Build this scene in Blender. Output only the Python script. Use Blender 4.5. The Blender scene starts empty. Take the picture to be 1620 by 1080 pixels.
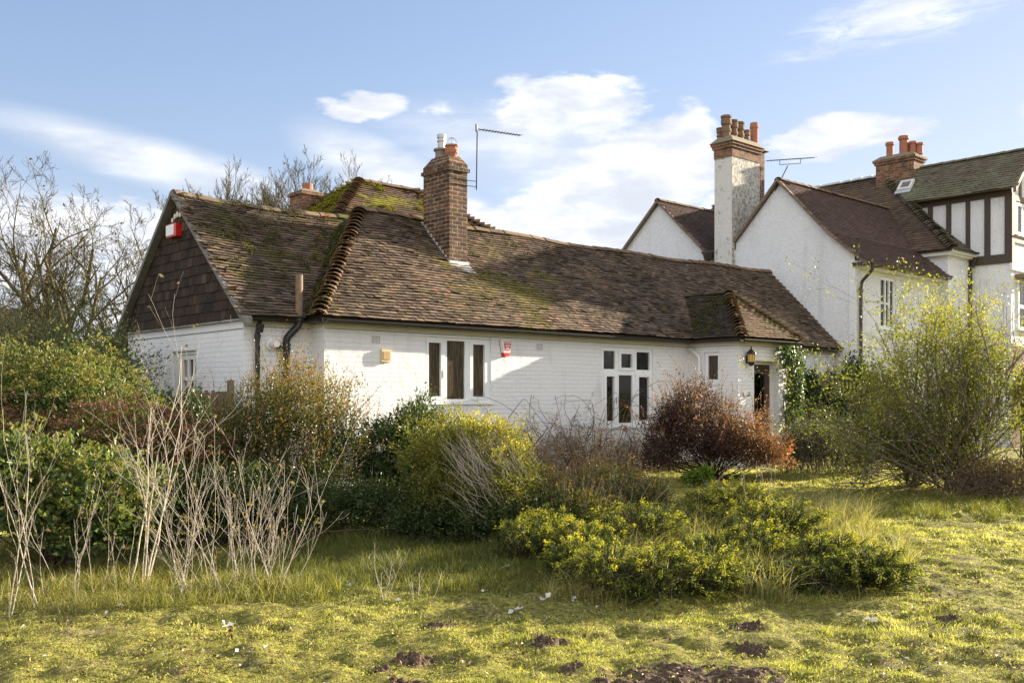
import bpy, math, random
import numpy as np
from mathutils import Vector

# ------------------------------------------------------------------ camera, sky, sun, exposure
S = bpy.context.scene
COL = S.collection
CAMZ = 1.6
cam = bpy.data.objects.new("camera", bpy.data.cameras.new("camera"))
COL.objects.link(cam)
cam.location = (0, 0, CAMZ)
cam.rotation_euler = (math.radians(90), 0, 0)
cam.data.sensor_width = 36
cam.data.lens = 1533 / 1620 * 36
cam.data.shift_y = 85 / 1620
cam.data.clip_end = 2000
cam.data.clip_start = 0.1
S.camera = cam

# house frame: U runs along the long front wall, V runs away from the camera
UX, UY = .7407, .6718
VX, VY = -.6718, .7407
CX, CY = -2.85, 14.7
def HP(u, v, z):
    return (CX + u * UX + v * VX, CY + u * UY + v * VY, z)

# light travels along -U +.158V -.262z
LU, LV, LZ = -1.0, .158, -.262
lx, ly, lz = LU * UX + LV * VX, LU * UY + LV * VY, LZ
sun_dir = Vector((-lx, -ly, -lz)).normalized()
ELEV = math.asin(sun_dir.z)
ROT = math.atan2(sun_dir.x, sun_dir.y)
sd = bpy.data.lights.new("sun", 'SUN')
sd.energy = 4.2
sd.angle = math.radians(0.5)
sd.color = (1.0, .88, .69)
sun = bpy.data.objects.new("sun", sd)
COL.objects.link(sun)
sun.rotation_euler = sun_dir.to_track_quat('Z', 'Y').to_euler()
sun.location = (30, 20, 20)

S.view_settings.view_transform = 'Standard'
S.view_settings.look = 'None'
S.view_settings.gamma = 1
S.view_settings.exposure = 2.04
S.cycles.max_bounces = 6
S.cycles.diffuse_bounces = 3
S.cycles.glossy_bounces = 3
S.cycles.transmission_bounces = 4
S.cycles.transparent_max_bounces = 8

class NT:
    """tiny node helper"""
    def __init__(s, tree):
        s.t = tree
        s.n = tree.nodes
        s.l = tree.links
    def new(s, kind, **kw):
        n = s.n.new(kind)
        for k, v in kw.items():
            setattr(n, k, v)
        return n
    def set(s, sock, v):
        if isinstance(v, bpy.types.NodeSocket):
            s.l.new(v, sock)
        elif v is not None:
            if hasattr(sock, 'default_value'):
                try:
                    sock.default_value = v
                except Exception:
                    sock.default_value = (*v, 1) if len(v) == 3 else v
    def math(s, op, a, b=None, c=None, clamp=False):
        n = s.new('ShaderNodeMath', operation=op, use_clamp=clamp)
        s.set(n.inputs[0], a)
        if b is not None: s.set(n.inputs[1], b)
        if c is not None: s.set(n.inputs[2], c)
        return n.outputs[0]
    def mix(s, f, a, b, mode='MIX'):
        n = s.new('ShaderNodeMix', data_type='RGBA', blend_type=mode)
        s.set(n.inputs[0], f)
        s.set(n.inputs[6], (*a, 1) if isinstance(a, tuple) and len(a) == 3 else a)
        s.set(n.inputs[7], (*b, 1) if isinstance(b, tuple) and len(b) == 3 else b)
        return n.outputs[2]
    def noise(s, vec, scale, detail=3, rough=.5, dist=0, out=0):
        n = s.new('ShaderNodeTexNoise')
        s.set(n.inputs['Vector'], vec)
        n.inputs['Scale'].default_value = scale
        n.inputs['Detail'].default_value = detail
        n.inputs['Roughness'].default_value = rough
        n.inputs['Distortion'].default_value = dist
        return n.outputs[out]
    def ramp(s, f, stops, interp='LINEAR'):
        n = s.new('ShaderNodeValToRGB')
        n.color_ramp.interpolation = interp
        e = n.color_ramp.elements
        while len(e) > 1: e.remove(e[-1])
        for i, (p, c) in enumerate(stops):
            el = e[0] if i == 0 else e.new(p)
            el.position = p
            el.color = (*c, 1) if len(c) == 3 else c
        s.set(n.inputs[0], f)
        return n.outputs[0]
    def step(s, f, lo, hi):
        n = s.new('ShaderNodeMapRange', interpolation_type='SMOOTHSTEP')
        s.set(n.inputs[0], f)
        n.inputs[1].default_value = lo
        n.inputs[2].default_value = hi
        return n.outputs[0]
    def mapping(s, vec, loc=(0, 0, 0), rot=(0, 0, 0), scale=(1, 1, 1)):
        n = s.new('ShaderNodeMapping')
        s.set(n.inputs[0], vec)
        n.inputs[1].default_value = loc
        n.inputs[2].default_value = rot
        n.inputs[3].default_value = scale
        return n.outputs[0]
    def bump(s, h, strength=.5, dist=.01, nrm=None):
        n = s.new('ShaderNodeBump')
        n.inputs['Strength'].default_value = strength
        n.inputs['Distance'].default_value = dist
        s.set(n.inputs['Height'], h)
        if nrm is not None: s.set(n.inputs['Normal'], nrm)
        return n.outputs[0]

W = bpy.data.worlds.new("World")
S.world = W
W.use_nodes = True
w = NT(W.node_tree)
w.n.clear()
SKY_K = .071
def build_world():
    out = w.new('ShaderNodeOutputWorld')
    bg = w.new('ShaderNodeBackground')
    sky = w.new('ShaderNodeTexSky', sky_type='NISHITA')
    sky.sun_disc = False
    sky.sun_elevation = ELEV
    sky.sun_rotation = ROT
    sky.air_density = 1.0
    sky.dust_density = .25
    sky.ozone_density = 1.6
    tc = w.new('ShaderNodeTexCoord')
    sep = w.new('ShaderNodeSeparateXYZ')
    w.set(sep.inputs[0], tc.outputs['Generated'])
    x, y, z = sep.outputs
    az = w.math('MULTIPLY', w.math('ARCTAN2', x, y), 57.2958)          # degrees east of +Y
    el = w.math('MULTIPLY', w.math('ARCSINE', z), 57.2958)
    comb = w.new('ShaderNodeCombineXYZ')
    w.set(comb.inputs[0], az); w.set(comb.inputs[1], el)
    P = comb.outputs[0]
    # warp
    wn = w.noise(w.mapping(P, scale=(.10, .22, 1)), 1.0, 3, .55, 0, 1)
    vm = w.new('ShaderNodeVectorMath', operation='SUBTRACT'); w.set(vm.inputs[0], wn); vm.inputs[1].default_value = (.5, .5, .5)
    vs = w.new('ShaderNodeVectorMath', operation='MULTIPLY'); w.set(vs.inputs[0], vm.outputs[0]); vs.inputs[1].default_value = (7, 3.2, 0)
    va = w.new('ShaderNodeVectorMath', operation='ADD'); w.set(va.inputs[0], P); w.set(va.inputs[1], vs.outputs[0])
    PW = va.outputs[0]
    def blob(a0, e0, ra, re, rot=0, amp=1.0, src=PW):
        m = w.mapping(src, loc=(-a0, -e0, 0))
        m = w.mapping(m, rot=(0, 0, math.radians(-rot)))
        m = w.mapping(m, scale=(1 / ra, 1 / re, 0))
        ln = w.new('ShaderNodeVectorMath', operation='LENGTH'); w.set(ln.inputs[0], m)
        v = w.math('SUBTRACT', 1.0, ln.outputs['Value'], clamp=True)
        return w.math('MULTIPLY', v, amp)
    def addall(lst):
        r = lst[0]
        for q in lst[1:]:
            r = w.math('MAXIMUM', r, q)
        return r
    big = addall([
        blob(3.6, 16.2, 6.2, 2.1, -6, 1.2), blob(8.3, 13.2, 5.5, 3.6, 0, 1.5), blob(10.2, 14.6, 3.2, 2.4, 0, 1.4),
        blob(4.5, 10.8, 8.5, 2.8, 4, 1.3), blob(-1.0, 10.0, 4.0, 1.8, 0, .9), blob(7, 8.6, 9, 2.4, 0, 1.4),
        blob(-8.8, 16.6, 3.3, 1.0, 4, 1.0), blob(19.2, 14.2, 4.4, 1.35, 2, 1.5), blob(5.6, 17.6, 2.2, .8, -20, .7),
        blob(14, 11.2, 4, 1.3, 0, .8), blob(-3.6, 16.2, 2.6, .8, 0, .6),
        blob(-27, 8, 14, 3.6, 0, 1.2), blob(-14, 4, 20, 5, 0, .7), blob(40, 14, 14, 5, 0, 1.1), blob(-60, 16, 25, 7, 0, 1.2),
        blob(178, 35, 105, 48, 0, 2.0), blob(-178, 35, 105, 48, 0, 2.0)])  # last two: unseen cloud banks behind the camera, added as fill light
    n1 = w.noise(w.mapping(P, scale=(.20, .48, 1)), 1.0, 8, .58, .3)
    n2 = w.noise(w.mapping(P, rot=(0, 0, .15), scale=(.5, 1.6, 1)), 1.0, 6, .6, .4)
    d = w.math('ADD', w.math('MULTIPLY', big, 1.15), w.math('MULTIPLY', w.math('SUBTRACT', n1, .5), 2.1))
    n3 = w.noise(w.mapping(P, scale=(1.1, 2.6, 1)), 1.0, 6, .6, .5)
    d = w.math('ADD', d, w.math('MULTIPLY', w.math('SUBTRACT', n2, .5), .75))
    d = w.math('ADD', d, w.math('MULTIPLY', w.math('SUBTRACT', n3, .5), .55))
    dens = w.math('MULTIPLY', w.step(d, .12, .68), w.step(big, .03, .22))
    # wisps: long streaks falling to the right, and rippled cirrus high right
    ps = w.mapping(P, rot=(0, 0, math.radians(12)), scale=(.05, .75, 1))
    st = w.noise(ps, 1.0, 6, .62, .5)
    wis = addall([blob(-20, 12.6, 12, 1.9, -11, 1.0, P), blob(-7, 12.6, 8, 2.4, -22, 1.1, P), blob(-26, 9, 12, 3, -5, .8, P),
                  blob(2, 14, 14, 4, -8, .7, P)])
    wd = w.math('MULTIPLY', w.step(w.math('MULTIPLY', wis, w.math('ADD', st, .35)), .06, .6), .75)
    pc = w.mapping(P, rot=(0, 0, math.radians(34)), scale=(.38, 1.7, 1))
    cn = w.noise(pc, 1.0, 7, .66, .8)
    cb = addall([blob(22.5, 20.2, 10, 2.8, 8, 1.2, P), blob(17, 18.6, 5.2, 1.4, 5, .8, P), blob(27, 22, 7, 3, 10, 1, P)])
    cd = w.math('MULTIPLY', w.step(w.math('MULTIPLY', cb, cn), .17, .55), .80)
    veil = w.math('MULTIPLY', w.math('SUBTRACT', 1.0, w.step(el, 0, 15)), .30)
    thin = w.math('MAXIMUM', w.math('MAXIMUM', wd, cd), veil)
    cov = w.math('SUBTRACT', 1.0, w.math('MULTIPLY', w.math('SUBTRACT', 1.0, dens), w.math('SUBTRACT', 1.0, thin)))
    shade = w.step(w.noise(w.mapping(P, loc=(0, .7, 0), scale=(.22, .6, 1)), 1.0, 5, .55, .2), .32, .7)
    ccol = w.mix(shade, (2.7, 2.9, 3.25), (4.0, 4.02, 4.12))
    # soft shoulder: a hazy camera-bright horizon without burning out beside the sun
    dn_ = w.new('ShaderNodeVectorMath', operation='SCALE'); w.set(dn_.inputs[0], sky.outputs[0]); dn_.inputs['Scale'].default_value = .2
    dp_ = w.new('ShaderNodeVectorMath', operation='ADD'); w.set(dp_.inputs[0], dn_.outputs[0]); dp_.inputs[1].default_value = (1, 1, 1)
    dv_ = w.new('ShaderNodeVectorMath', operation='DIVIDE'); w.set(dv_.inputs[0], sky.outputs[0]); w.set(dv_.inputs[1], dp_.outputs[0])
    aft_fill = w.step(w.math('ABSOLUTE', az), 85, 130)          # fill light: added brightening of the clouds behind the view
    ccol = w.mix(aft_fill, ccol, (4.9, 5.0, 5.25))
    skyc = w.mix(1.0, dv_.outputs[0], (SKY_T[0], SKY_T[1], SKY_T[2]), 'MULTIPLY')
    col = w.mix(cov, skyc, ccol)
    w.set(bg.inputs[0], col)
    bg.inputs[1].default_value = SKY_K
    w.l.new(bg.outputs[0], out.inputs[0])
SKY_T = (1.20, 1.17, 1.36)
build_world()

# ------------------------------------------------------------------ noise on arrays
def _h(ix, iy, iz, seed):
    n = (ix.astype(np.int64) * 374761393 + iy.astype(np.int64) * 668265263 + iz.astype(np.int64) * 2147483647 + seed * 1274126177) & 0x7fffffff
    n = (n ^ (n >> 13)) * 1274126177 & 0x7fffffff
    n = n ^ (n >> 16)
    return (n & 0xffff) / 65535.0
def vn3(P, sc, seed=0):
    q = np.asarray(P, float) * sc
    i = np.floor(q); f = q - i; f = f * f * (3 - 2 * f)
    r = 0
    for a in (0, 1):
        for b in (0, 1):
            for c in (0, 1):
                wgt = (f[..., 0] if a else 1 - f[..., 0]) * (f[..., 1] if b else 1 - f[..., 1]) * (f[..., 2] if c else 1 - f[..., 2])
                r = r + wgt * _h(i[..., 0] + a, i[..., 1] + b, i[..., 2] + c, seed)
    return r
def vn2(x, y, sc, seed=0):
    x, y = np.asarray(x, float), np.asarray(y, float)
    return vn3(np.stack([x, y, np.zeros_like(x) + .5], -1), sc, seed)
def gh(x, y):
    x, y = np.asarray(x, float), np.asarray(y, float)
    t = np.clip((y - 12.5) / 6, 0, 1); t = t * t * (3 - 2 * t)
    near = np.clip((y - 2) / 3, 0, 1) * np.clip((60 - y) / 20, 0, 1)
    return .13 * t + near * (.05 * (vn2(x, y, .5, 1) - .5) + .05 * (vn2(x, y, 1.7, 2) - .5) + .05 * (vn2(x, y, 4.3, 3) - .5) + .048 * (vn2(x, y, 8, 4) - .5) + .02 * (vn2(x, y, 19, 5) - .5))
def g1(x, y): return float(gh(x, y))
def at(px, d): return (px - 810) / 1533 * d          # x of a photo column at distance d
def zat(py, d): return CAMZ + (625 - py) / 1533 * d   # height of a photo row at distance d

# ------------------------------------------------------------------ mesh building
def wloc(o):
    x, y, z = 0, 0, 0
    while o is not None:
        x += o.location[0]; y += o.location[1]; z += o.location[2]; o = o.parent
    return np.array((x, y, z))
def thing(name, label, cat, loc, group=None):
    o = bpy.data.objects.new(name, None)
    o.empty_display_size = .2
    COL.objects.link(o)
    o.location = loc
    o['label'] = label; o['category'] = cat
    if group: o['group'] = group
    return o
def tag(o, label, cat, group=None, kind=None):
    if label: o['label'] = label
    if cat: o['category'] = cat
    if group: o['group'] = group
    if kind: o['kind'] = kind
    return o

class NB:
    def __init__(s):
        s.V = []; s.F = []; s.T = []; s.n = 0
    def add(s, V, F, t=.5):
        V = np.asarray(V, float).reshape(-1, 3)
        F = np.asarray(F, np.int64)
        s.V.append(V); s.F.append(F + s.n)
        s.T.append(np.broadcast_to(np.asarray(t, float), (len(V),)).copy())
        s.n += len(V)
    def poly(s, pts, t=.5):
        s.add(pts, [list(range(len(pts)))], t)
    def hexa(s, p, t=.5):  # 8 points: bottom 0-3, top 4-7
        s.add(p, [[0, 3, 2, 1], [4, 5, 6, 7], [0, 1, 5, 4], [1, 2, 6, 5], [2, 3, 7, 6], [3, 0, 4, 7]], t)
    def mbox(s, M, a0, a1, z0, z1, d0, d1, t=.5):   # M(a,z,d) -> world
        s.hexa([M(a0, z0, d0), M(a1, z0, d0), M(a1, z0, d1), M(a0, z0, d1), M(a0, z1, d0), M(a1, z1, d0), M(a1, z1, d1), M(a0, z1, d1)], t)
    def hbox(s, u0, u1, v0, v1, z0, z1, t=.5):
        s.mbox(lambda a, z, d: HP(a, d, z), u0, u1, z0, z1, v0, v1, t)
    def prism(s, pts, off, t=.5):
        n = len(pts); off = np.asarray(off, float)
        P = np.asarray(pts, float); Q = P + off
        s.add(P, [list(range(n))[::-1]], t)
        s.add(Q, [list(range(n))], t)
        for i in range(n):
            j = (i + 1) % n
            s.add([P[i], P[j], Q[j], Q[i]], [[0, 1, 2, 3]], t)
    def cyl(s, p0, p1, r0, r1=None, sides=12, caps=True, t=.5):
        s.tubes([[p0, p1]], [[r0, r0 if r1 is None else r1]], sides, t)
        if caps:
            k = s.V[-1].reshape(2, sides, 3)
            s.poly(k[0][::-1], t); s.poly(k[1], t)
    def lathe(s, c, prof, sides=14, t=.5):    # prof: (r,z) list, vertical axis
        a = np.arange(sides) / sides * 2 * math.pi
        V = np.stack([np.stack([c[0] + r * np.cos(a), c[1] + r * np.sin(a), np.full(sides, c[2] + z)], -1) for r, z in prof])
        F = []
        for k in range(len(prof) - 1):
            for i in range(sides):
                j = (i + 1) % sides
                F.append([k * sides + i, k * sides + j, (k + 1) * sides + j, (k + 1) * sides + i])
        s.add(V, F, t)
        s.poly(V[0][::-1], t); s.poly(V[-1], t)
    def tubes(s, P, R, sides=4, t=.5):
        """P (N,K,3), R (N,K)"""
        P = np.asarray(P, float); R = np.asarray(R, float)
        if P.size == 0: return
        N, K = P.shape[:2]
        Tn = np.gradient(P, axis=1) if K > 2 else np.repeat((P[:, 1:] - P[:, :1]), 2, axis=1)
        Tn /= np.linalg.norm(Tn, axis=-1, keepdims=True) + 1e-9
        md = (P[:, -1] - P[:, 0]); md /= np.linalg.norm(md, axis=-1, keepdims=True) + 1e-9
        ref = np.where(np.abs(md[:, 2:3]) > .8, np.array([[1., 0, 0]]), np.array([[0, 0, 1.]]))[:, None, :]
        A = np.cross(Tn, np.broadcast_to(ref, Tn.shape)); A /= np.linalg.norm(A, axis=-1, keepdims=True) + 1e-9
        B = np.cross(Tn, A)
        a = np.arange(sides) / sides * 2 * math.pi
        V = P[:, :, None, :] + R[:, :, None, None] * (np.cos(a)[None, None, :, None] * A[:, :, None, :] + np.sin(a)[None, None, :, None] * B[:, :, None, :])
        base = (np.arange(N) * K * sides)[:, None, None]
        k = np.arange(K - 1)[None, :, None] * sides
        i = np.arange(sides)[None, None, :]; j = (i + 1) % sides
        F = np.stack([base + k + i, base + k + j, base + k + sides + j, base + k + sides + i], -1).reshape(-1, 4)
        tt = np.broadcast_to(np.asarray(t, float).reshape(-1, 1), (N, K * sides)).reshape(-1) if np.ndim(t) else t
        s.add(V, F, tt)
    def build(s, name, mat, parent=None, smooth=False, uv=True, kind=None):
        V = np.concatenate(s.V); T = np.concatenate(s.T)
        V = V - wloc(parent)
        loops = np.concatenate([f.reshape(-1) for f in s.F])
        tot = np.concatenate([np.full(len(f), f.shape[1]) for f in s.F])
        st = np.concatenate([[0], np.cumsum(tot)[:-1]])
        me = bpy.data.meshes.new(name)
        me.vertices.add(len(V)); me.vertices.foreach_set('co', V.astype(np.float32).ravel())
        me.loops.add(len(loops)); me.loops.foreach_set('vertex_index', loops.astype(np.int32))
        me.polygons.add(len(tot)); me.polygons.foreach_set('loop_start', st.astype(np.int32))
        me.update(calc_edges=True)
        me.polygons.foreach_set('use_smooth', np.full(len(tot), bool(smooth)))
        at_ = me.attributes.new('tint', 'FLOAT', 'POINT'); at_.data.foreach_set('value', T.astype(np.float32))
        if uv:
            nr = np.zeros(len(tot) * 3, np.float32); me.polygons.foreach_get('normal', nr); nr = nr.reshape(-1, 3).astype(float)
            up = np.array([0, 0, 1.])
            flat = np.abs(nr[:, 2]) > .98
            e1 = np.cross(up, nr); e1[flat] = (UX, UY, 0)
            e1 /= np.linalg.norm(e1, axis=1, keepdims=True) + 1e-9
            e2 = np.cross(nr, e1)
            E1 = np.repeat(e1, tot, axis=0); E2 = np.repeat(e2, tot, axis=0)
            pw = V[loops] + wloc(parent)
            q = np.stack([(pw * E1).sum(1), (pw * E2).sum(1)], -1)
            l = me.uv_layers.new(name='UVMap'); l.data.foreach_set('uv', q.astype(np.float32).ravel())
        if mat: me.materials.append(mat)
        o = bpy.data.objects.new(name, me)
        COL.objects.link(o)
        if parent: o.parent = parent
        if kind: o['kind'] = kind
        return o

# ------------------------------------------------------------------ materials
MATS = {}
def material(name, fn):
    m = bpy.data.materials.new(name); m.use_nodes = True
    t = NT(m.node_tree); t.n.clear()
    out = t.new('ShaderNodeOutputMaterial')
    sh = fn(t)
    t.l.new(sh, out.inputs[0])
    MATS[name] = m
    return m
def pbsdf(t, col, rough=.7, nrm=None, metal=0, spec=.5, alpha=None):
    b = t.new('ShaderNodeBsdfPrincipled')
    t.set(b.inputs['Base Color'], (*col, 1) if isinstance(col, tuple) else col)
    t.set(b.inputs['Roughness'], rough)
    t.set(b.inputs['Metallic'], metal)
    t.set(b.inputs['Specular IOR Level'], spec)
    if nrm is not None: t.set(b.inputs['Normal'], nrm)
    return b.outputs[0]
def geo(t): return t.new('ShaderNodeNewGeometry').outputs['Position']
def uvn(t): return t.new('ShaderNodeUVMap').outputs[0]
def tint(t):
    a = t.new('ShaderNodeAttribute'); a.attribute_name = 'tint'; return a.outputs['Fac']
def simple(name, col, rough=.6, metal=0, var=.25, sc=8, bump=.0, spec=.5):
    def f(t):
        n = t.noise(geo(t), sc, 4, .6)
        lo = tuple(c * (1 - var) for c in col); hi = tuple(min(1, c * (1 + var)) for c in col)
        c = t.mix(n, lo, hi)
        nb = t.bump(t.noise(geo(t), sc * 6, 3), bump, .01) if bump else None
        return pbsdf(t, c, rough, nb, metal, spec)
    return material(name, f)

def f_painted_brick(t):
    uv = uvn(t)
    wob = t.noise(geo(t), 3.0, 2, .5, 0, 1)
    vs = t.new('ShaderNodeVectorMath', operation='SCALE'); t.set(vs.inputs[0], wob); vs.inputs['Scale'].default_value = .035
    va = t.new('ShaderNodeVectorMath', operation='ADD'); t.set(va.inputs[0], uv); t.set(va.inputs[1], vs.outputs[0])
    br = t.new('ShaderNodeTexBrick')
    t.set(br.inputs['Vector'], va.outputs[0])
    br.inputs['Scale'].default_value = 1
    br.inputs['Brick Width'].default_value = .228
    br.inputs['Row Height'].default_value = .076
    br.inputs['Mortar Size'].default_value = .0065
    br.inputs['Mortar Smooth'].default_value = .45
    br.inputs['Color1'].default_value = (.25, .25, .25, 1)
    br.inputs['Color2'].default_value = (1, 1, 1, 1)
    bw = t.new('ShaderNodeSeparateColor'); t.set(bw.inputs[0], br.outputs['Color'])
    mort = t.math('MULTIPLY', br.outputs['Fac'], -1.0)
    pres = t.step(t.noise(geo(t), 1.1, 3, .6), .30, .55)
    mort = t.math('MULTIPLY', mort, t.math('ADD', t.math('MULTIPLY', pres, .75), .25))
    h = t.math('ADD', mort, t.math('MULTIPLY', bw.outputs[0], .35))
    h = t.math('ADD', h, t.math('MULTIPLY', t.noise(geo(t), 9, 4, .55), .9))
    h = t.math('ADD', h, t.math('MULTIPLY', t.noise(geo(t), 3.2, 3, .5), 1.6))
    nb = t.bump(h, .62, .013)
    st = t.step(t.noise(t.mapping(geo(t), scale=(1, 1, .35)), 2.3, 6, .68), .52, .80)
    fine = t.step(t.noise(geo(t), 35, 4, .7), .6, .8)
    c = t.mix(t.math('MULTIPLY', st, .5), (.80, .785, .77), (.50, .485, .44))
    c = t.mix(t.math('MULTIPLY', fine, .16), c, (.4, .38, .33))
    pk_ = t.step(t.noise(geo(t), 5.5, 6, .78), .66, .72)
    c = t.mix(t.math('MULTIPLY', pk_, .55), c, (.42, .36, .28))
    c = t.mix(t.math('MULTIPLY', t.math('MULTIPLY', br.outputs['Fac'], pres), .12), c, (.45, .43, .39))
    sz_ = t.new('ShaderNodeSeparateXYZ'); t.set(sz_.inputs[0], geo(t))
    low = t.math('MULTIPLY', t.math('SUBTRACT', 1.0, t.step(sz_.outputs[2], .1, 1.2)), t.noise(geo(t), 4, 5, .7))
    c = t.mix(t.math('MULTIPLY', low, .7), c, (.34, .36, .24))
    run = t.step(t.noise(t.mapping(geo(t), scale=(1, 1, .08)), 5.0, 4, .65), .55, .75)
    c = t.mix(t.math('MULTIPLY', t.math('MULTIPLY', run, t.step(sz_.outputs[2], 1.9, 2.65)), .35), c, (.38, .34, .27))
    return pbsdf(t, c, .62, nb, 0, .35)
M_brickw = material('painted_brick', f_painted_brick)

def f_rough(t):
    g = geo(t)
    n1 = t.noise(g, 26, 4, .65); n2 = t.noise(g, 7, 4, .6)
    nb = t.bump(t.math('ADD', n1, t.math('MULTIPLY', n2, .6)), .85, .03)
    st = t.step(t.noise(t.mapping(g, scale=(1, 1, .5)), 1.3, 6, .7), .47, .74)
    sp = t.step(t.noise(g, 14, 5, .75), .52, .68)
    c = t.mix(t.math('MULTIPLY', st, .45), (.79, .79, .80), (.54, .54, .545))
    c = t.mix(t.math('MULTIPLY', sp, .30), c, (.36, .36, .35))
    run = t.step(t.noise(t.mapping(g, scale=(1, 1, .07)), 3.2, 5, .7), .54, .72)
    c = t.mix(t.math('MULTIPLY', run, .30), c, (.40, .39, .33))
    return pbsdf(t, c, .8, nb, 0, .2)
M_rough = material('white_roughcast', f_rough)
def f_rough_dirty(t):
    g = geo(t)
    n1 = t.noise(g, 22, 4, .7)
    nb = t.bump(n1, .9, .03)
    sp = t.step(t.noise(g, 11, 6, .8), .42, .60)
    st = t.step(t.noise(g, 2, 5, .7), .35, .65)
    c = t.mix(t.math('MULTIPLY', sp, .8), (.70, .67, .60), (.14, .12, .09))
    c = t.mix(t.math('MULTIPLY', st, .35), c, (.35, .31, .22))
    return pbsdf(t, c, .85, nb, 0, .2)
def f_patchy(t):
    g = geo(t)
    nb = t.bump(t.noise(g, 22, 4, .7), .9, .03)
    sp = t.step(t.noise(g, 9, 6, .8), .50, .62)
    st = t.step(t.noise(g, 1.6, 5, .7), .45, .65)
    c = t.mix(t.math('MULTIPLY', sp, t.math('ADD', t.math('MULTIPLY', st, .6), .12)), (.70, .68, .63), (.17, .13, .09))
    return pbsdf(t, c, .85, nb, 0, .2)
M_patchy = material('patchy_whitewash', f_patchy)
M_rough_dirty = material('weathered_roughcast', f_rough_dirty)

def brickmat(name, c1, c2, mortar, lichen, lw=.5, rough=.85):
    def f(t):
        br = t.new('ShaderNodeTexBrick')
        t.set(br.inputs['Vector'], uvn(t))
        br.inputs['Scale'].default_value = 1
        br.inputs['Brick Width'].default_value = .228
        br.inputs['Row Height'].default_value = .076
        br.inputs['Mortar Size'].default_value = .0075
        br.inputs['Mortar Smooth'].default_value = .2
        br.inputs['Color1'].default_value = (*c1, 1)
        br.inputs['Color2'].default_value = (*c2, 1)
        br.inputs['Mortar'].default_value = (*mortar, 1)
        g = geo(t)
        c = t.mix(t.math('MULTIPLY', t.step(t.noise(g, 5, 6, .75), .38, .66), .70), br.outputs['Color'], (.05, .038, .03))
        l = t.step(t.noise(g, 7, 6, .75), lw, lw + .14)
        c = t.mix(t.math('MULTIPLY', l, .75), c, lichen)
        h = t.math('ADD', t.math('MULTIPLY', br.outputs['Fac'], -1.0), t.math('MULTIPLY', t.noise(g, 40, 4, .6), .5))
        return pbsdf(t, c, rough, t.bump(h, .8, .01), 0, .2)
    return material(name, f)
M_chim = brickmat('dark_brown_brick', (.20, .095, .048), (.065, .035, .022), (.40, .32, .22), (.46, .45, .40), .555)
M_red = brickmat('red_brick', (.33, .14, .07), (.15, .075, .045), (.36, .30, .22), (.34, .30, .21), .56)

def tilemat(name, stops, moss=(.17, .16, .02), mlo=.58, mhi=.70, mamp=.8, lich=.5, spot=None, mscale=1.4):
    def f(t):
        g = geo(t)
        c = t.ramp(tint(t), stops)
        n = t.noise(g, 30, 4, .7)
        c = t.mix(t.math('MULTIPLY', n, .5), c, (.03, .025, .022))
        big = t.noise(g, mscale, 3, .6)
        fine = t.noise(g, 16, 5, .75)
        m = t.math('ADD', t.math('MULTIPLY', big, .62), t.math('MULTIPLY', fine, .38))
        if spot:
            (px, py, pz), r, a = spot
            d = t.new('ShaderNodeVectorMath', operation='DISTANCE'); t.set(d.inputs[0], g); d.inputs[1].default_value = (px, py, pz)
            k = t.math('SUBTRACT', 1.0, t.math('DIVIDE', d.outputs['Value'], r), clamp=True)
            m = t.math('ADD', m, t.math('MULTIPLY', k, a))
        mm = t.math('MULTIPLY', t.step(m, mlo, mhi), mamp)
        mc = t.mix(t.noise(g, 9, 3), tuple(x * .55 for x in moss), tuple(min(1, x * 1.5) for x in moss))
        c = t.mix(mm, c, mc)
        l = t.step(t.noise(g, 10, 5, .75), .62, .72)
        c = t.mix(t.math('MULTIPLY', l, lich), c, (.27, .26, .23))
        oc = t.step(t.noise(g, 21, 4, .8), .60, .68)
        oc = t.math('MULTIPLY', oc, t.step(t.noise(g, .9, 3, .6), .38, .62))
        c = t.mix(t.math('MULTIPLY', oc, .55), c, (.36, .27, .07))
        dk = t.step(t.noise(g, 2.6, 5, .7), .50, .72)
        c = t.mix(t.math('MULTIPLY', dk, .32), c, (.05, .042, .034))
        nb = t.bump(t.math('ADD', t.noise(g, 60, 4, .7), t.math('MULTIPLY', mm, .8)), .8, .008)
        return pbsdf(t, c, .8, nb, 0, .18)
    return material(name, f)
BROWN = [(0, (.045, .031, .022)), (.3, (.125, .086, .058)), (.65, (.215, .152, .104)), (.88, (.32, .23, .155)), (1, (.37, .185, .115))]
M_tile = tilemat('old_clay_tiles', BROWN, spot=(HP(4.2, .5, 3.6), 2.6, .20), mlo=.585, mhi=.70, mamp=.6, lich=.4, moss=(.19, .165, .03))
M_tilew = tilemat('mossy_clay_tiles', BROWN, mlo=.50, mhi=.62, mamp=.72, lich=.55, moss=(.115, .12, .022))
M_tileh = tilemat('very_mossy_clay_tiles', [(0, (.03, .026, .022)), (1, (.12, .09, .065))], mlo=.47, mhi=.62, mamp=.62, lich=.9, moss=(.075, .072, .028))
M_hip = tilemat('bonnet_hip_tiles', [(0, (.14, .09, .055)), (1, (.30, .19, .11))], mlo=.50, mhi=.66, mamp=.6, lich=.5, moss=(.14, .125, .03))
M_rear = tilemat('rear_roof_tiles', [(0, (.085, .052, .035)), (1, (.20, .12, .07))], mlo=.50, mhi=.60, mamp=.9, lich=.3, moss=(.24, .22, .02))
M_new = tilemat('plum_brown_tiles', [(0, (.15, .10, .085)), (1, (.29, .19, .155))], mlo=.75, mhi=.9, mamp=.3, lich=.05)
M_green = tilemat('lichened_green_tiles', [(0, (.13, .11, .075)), (1, (.27, .22, .15))], mlo=.42, mhi=.64, mamp=.6, lich=.45, moss=(.19, .20, .11))
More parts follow.
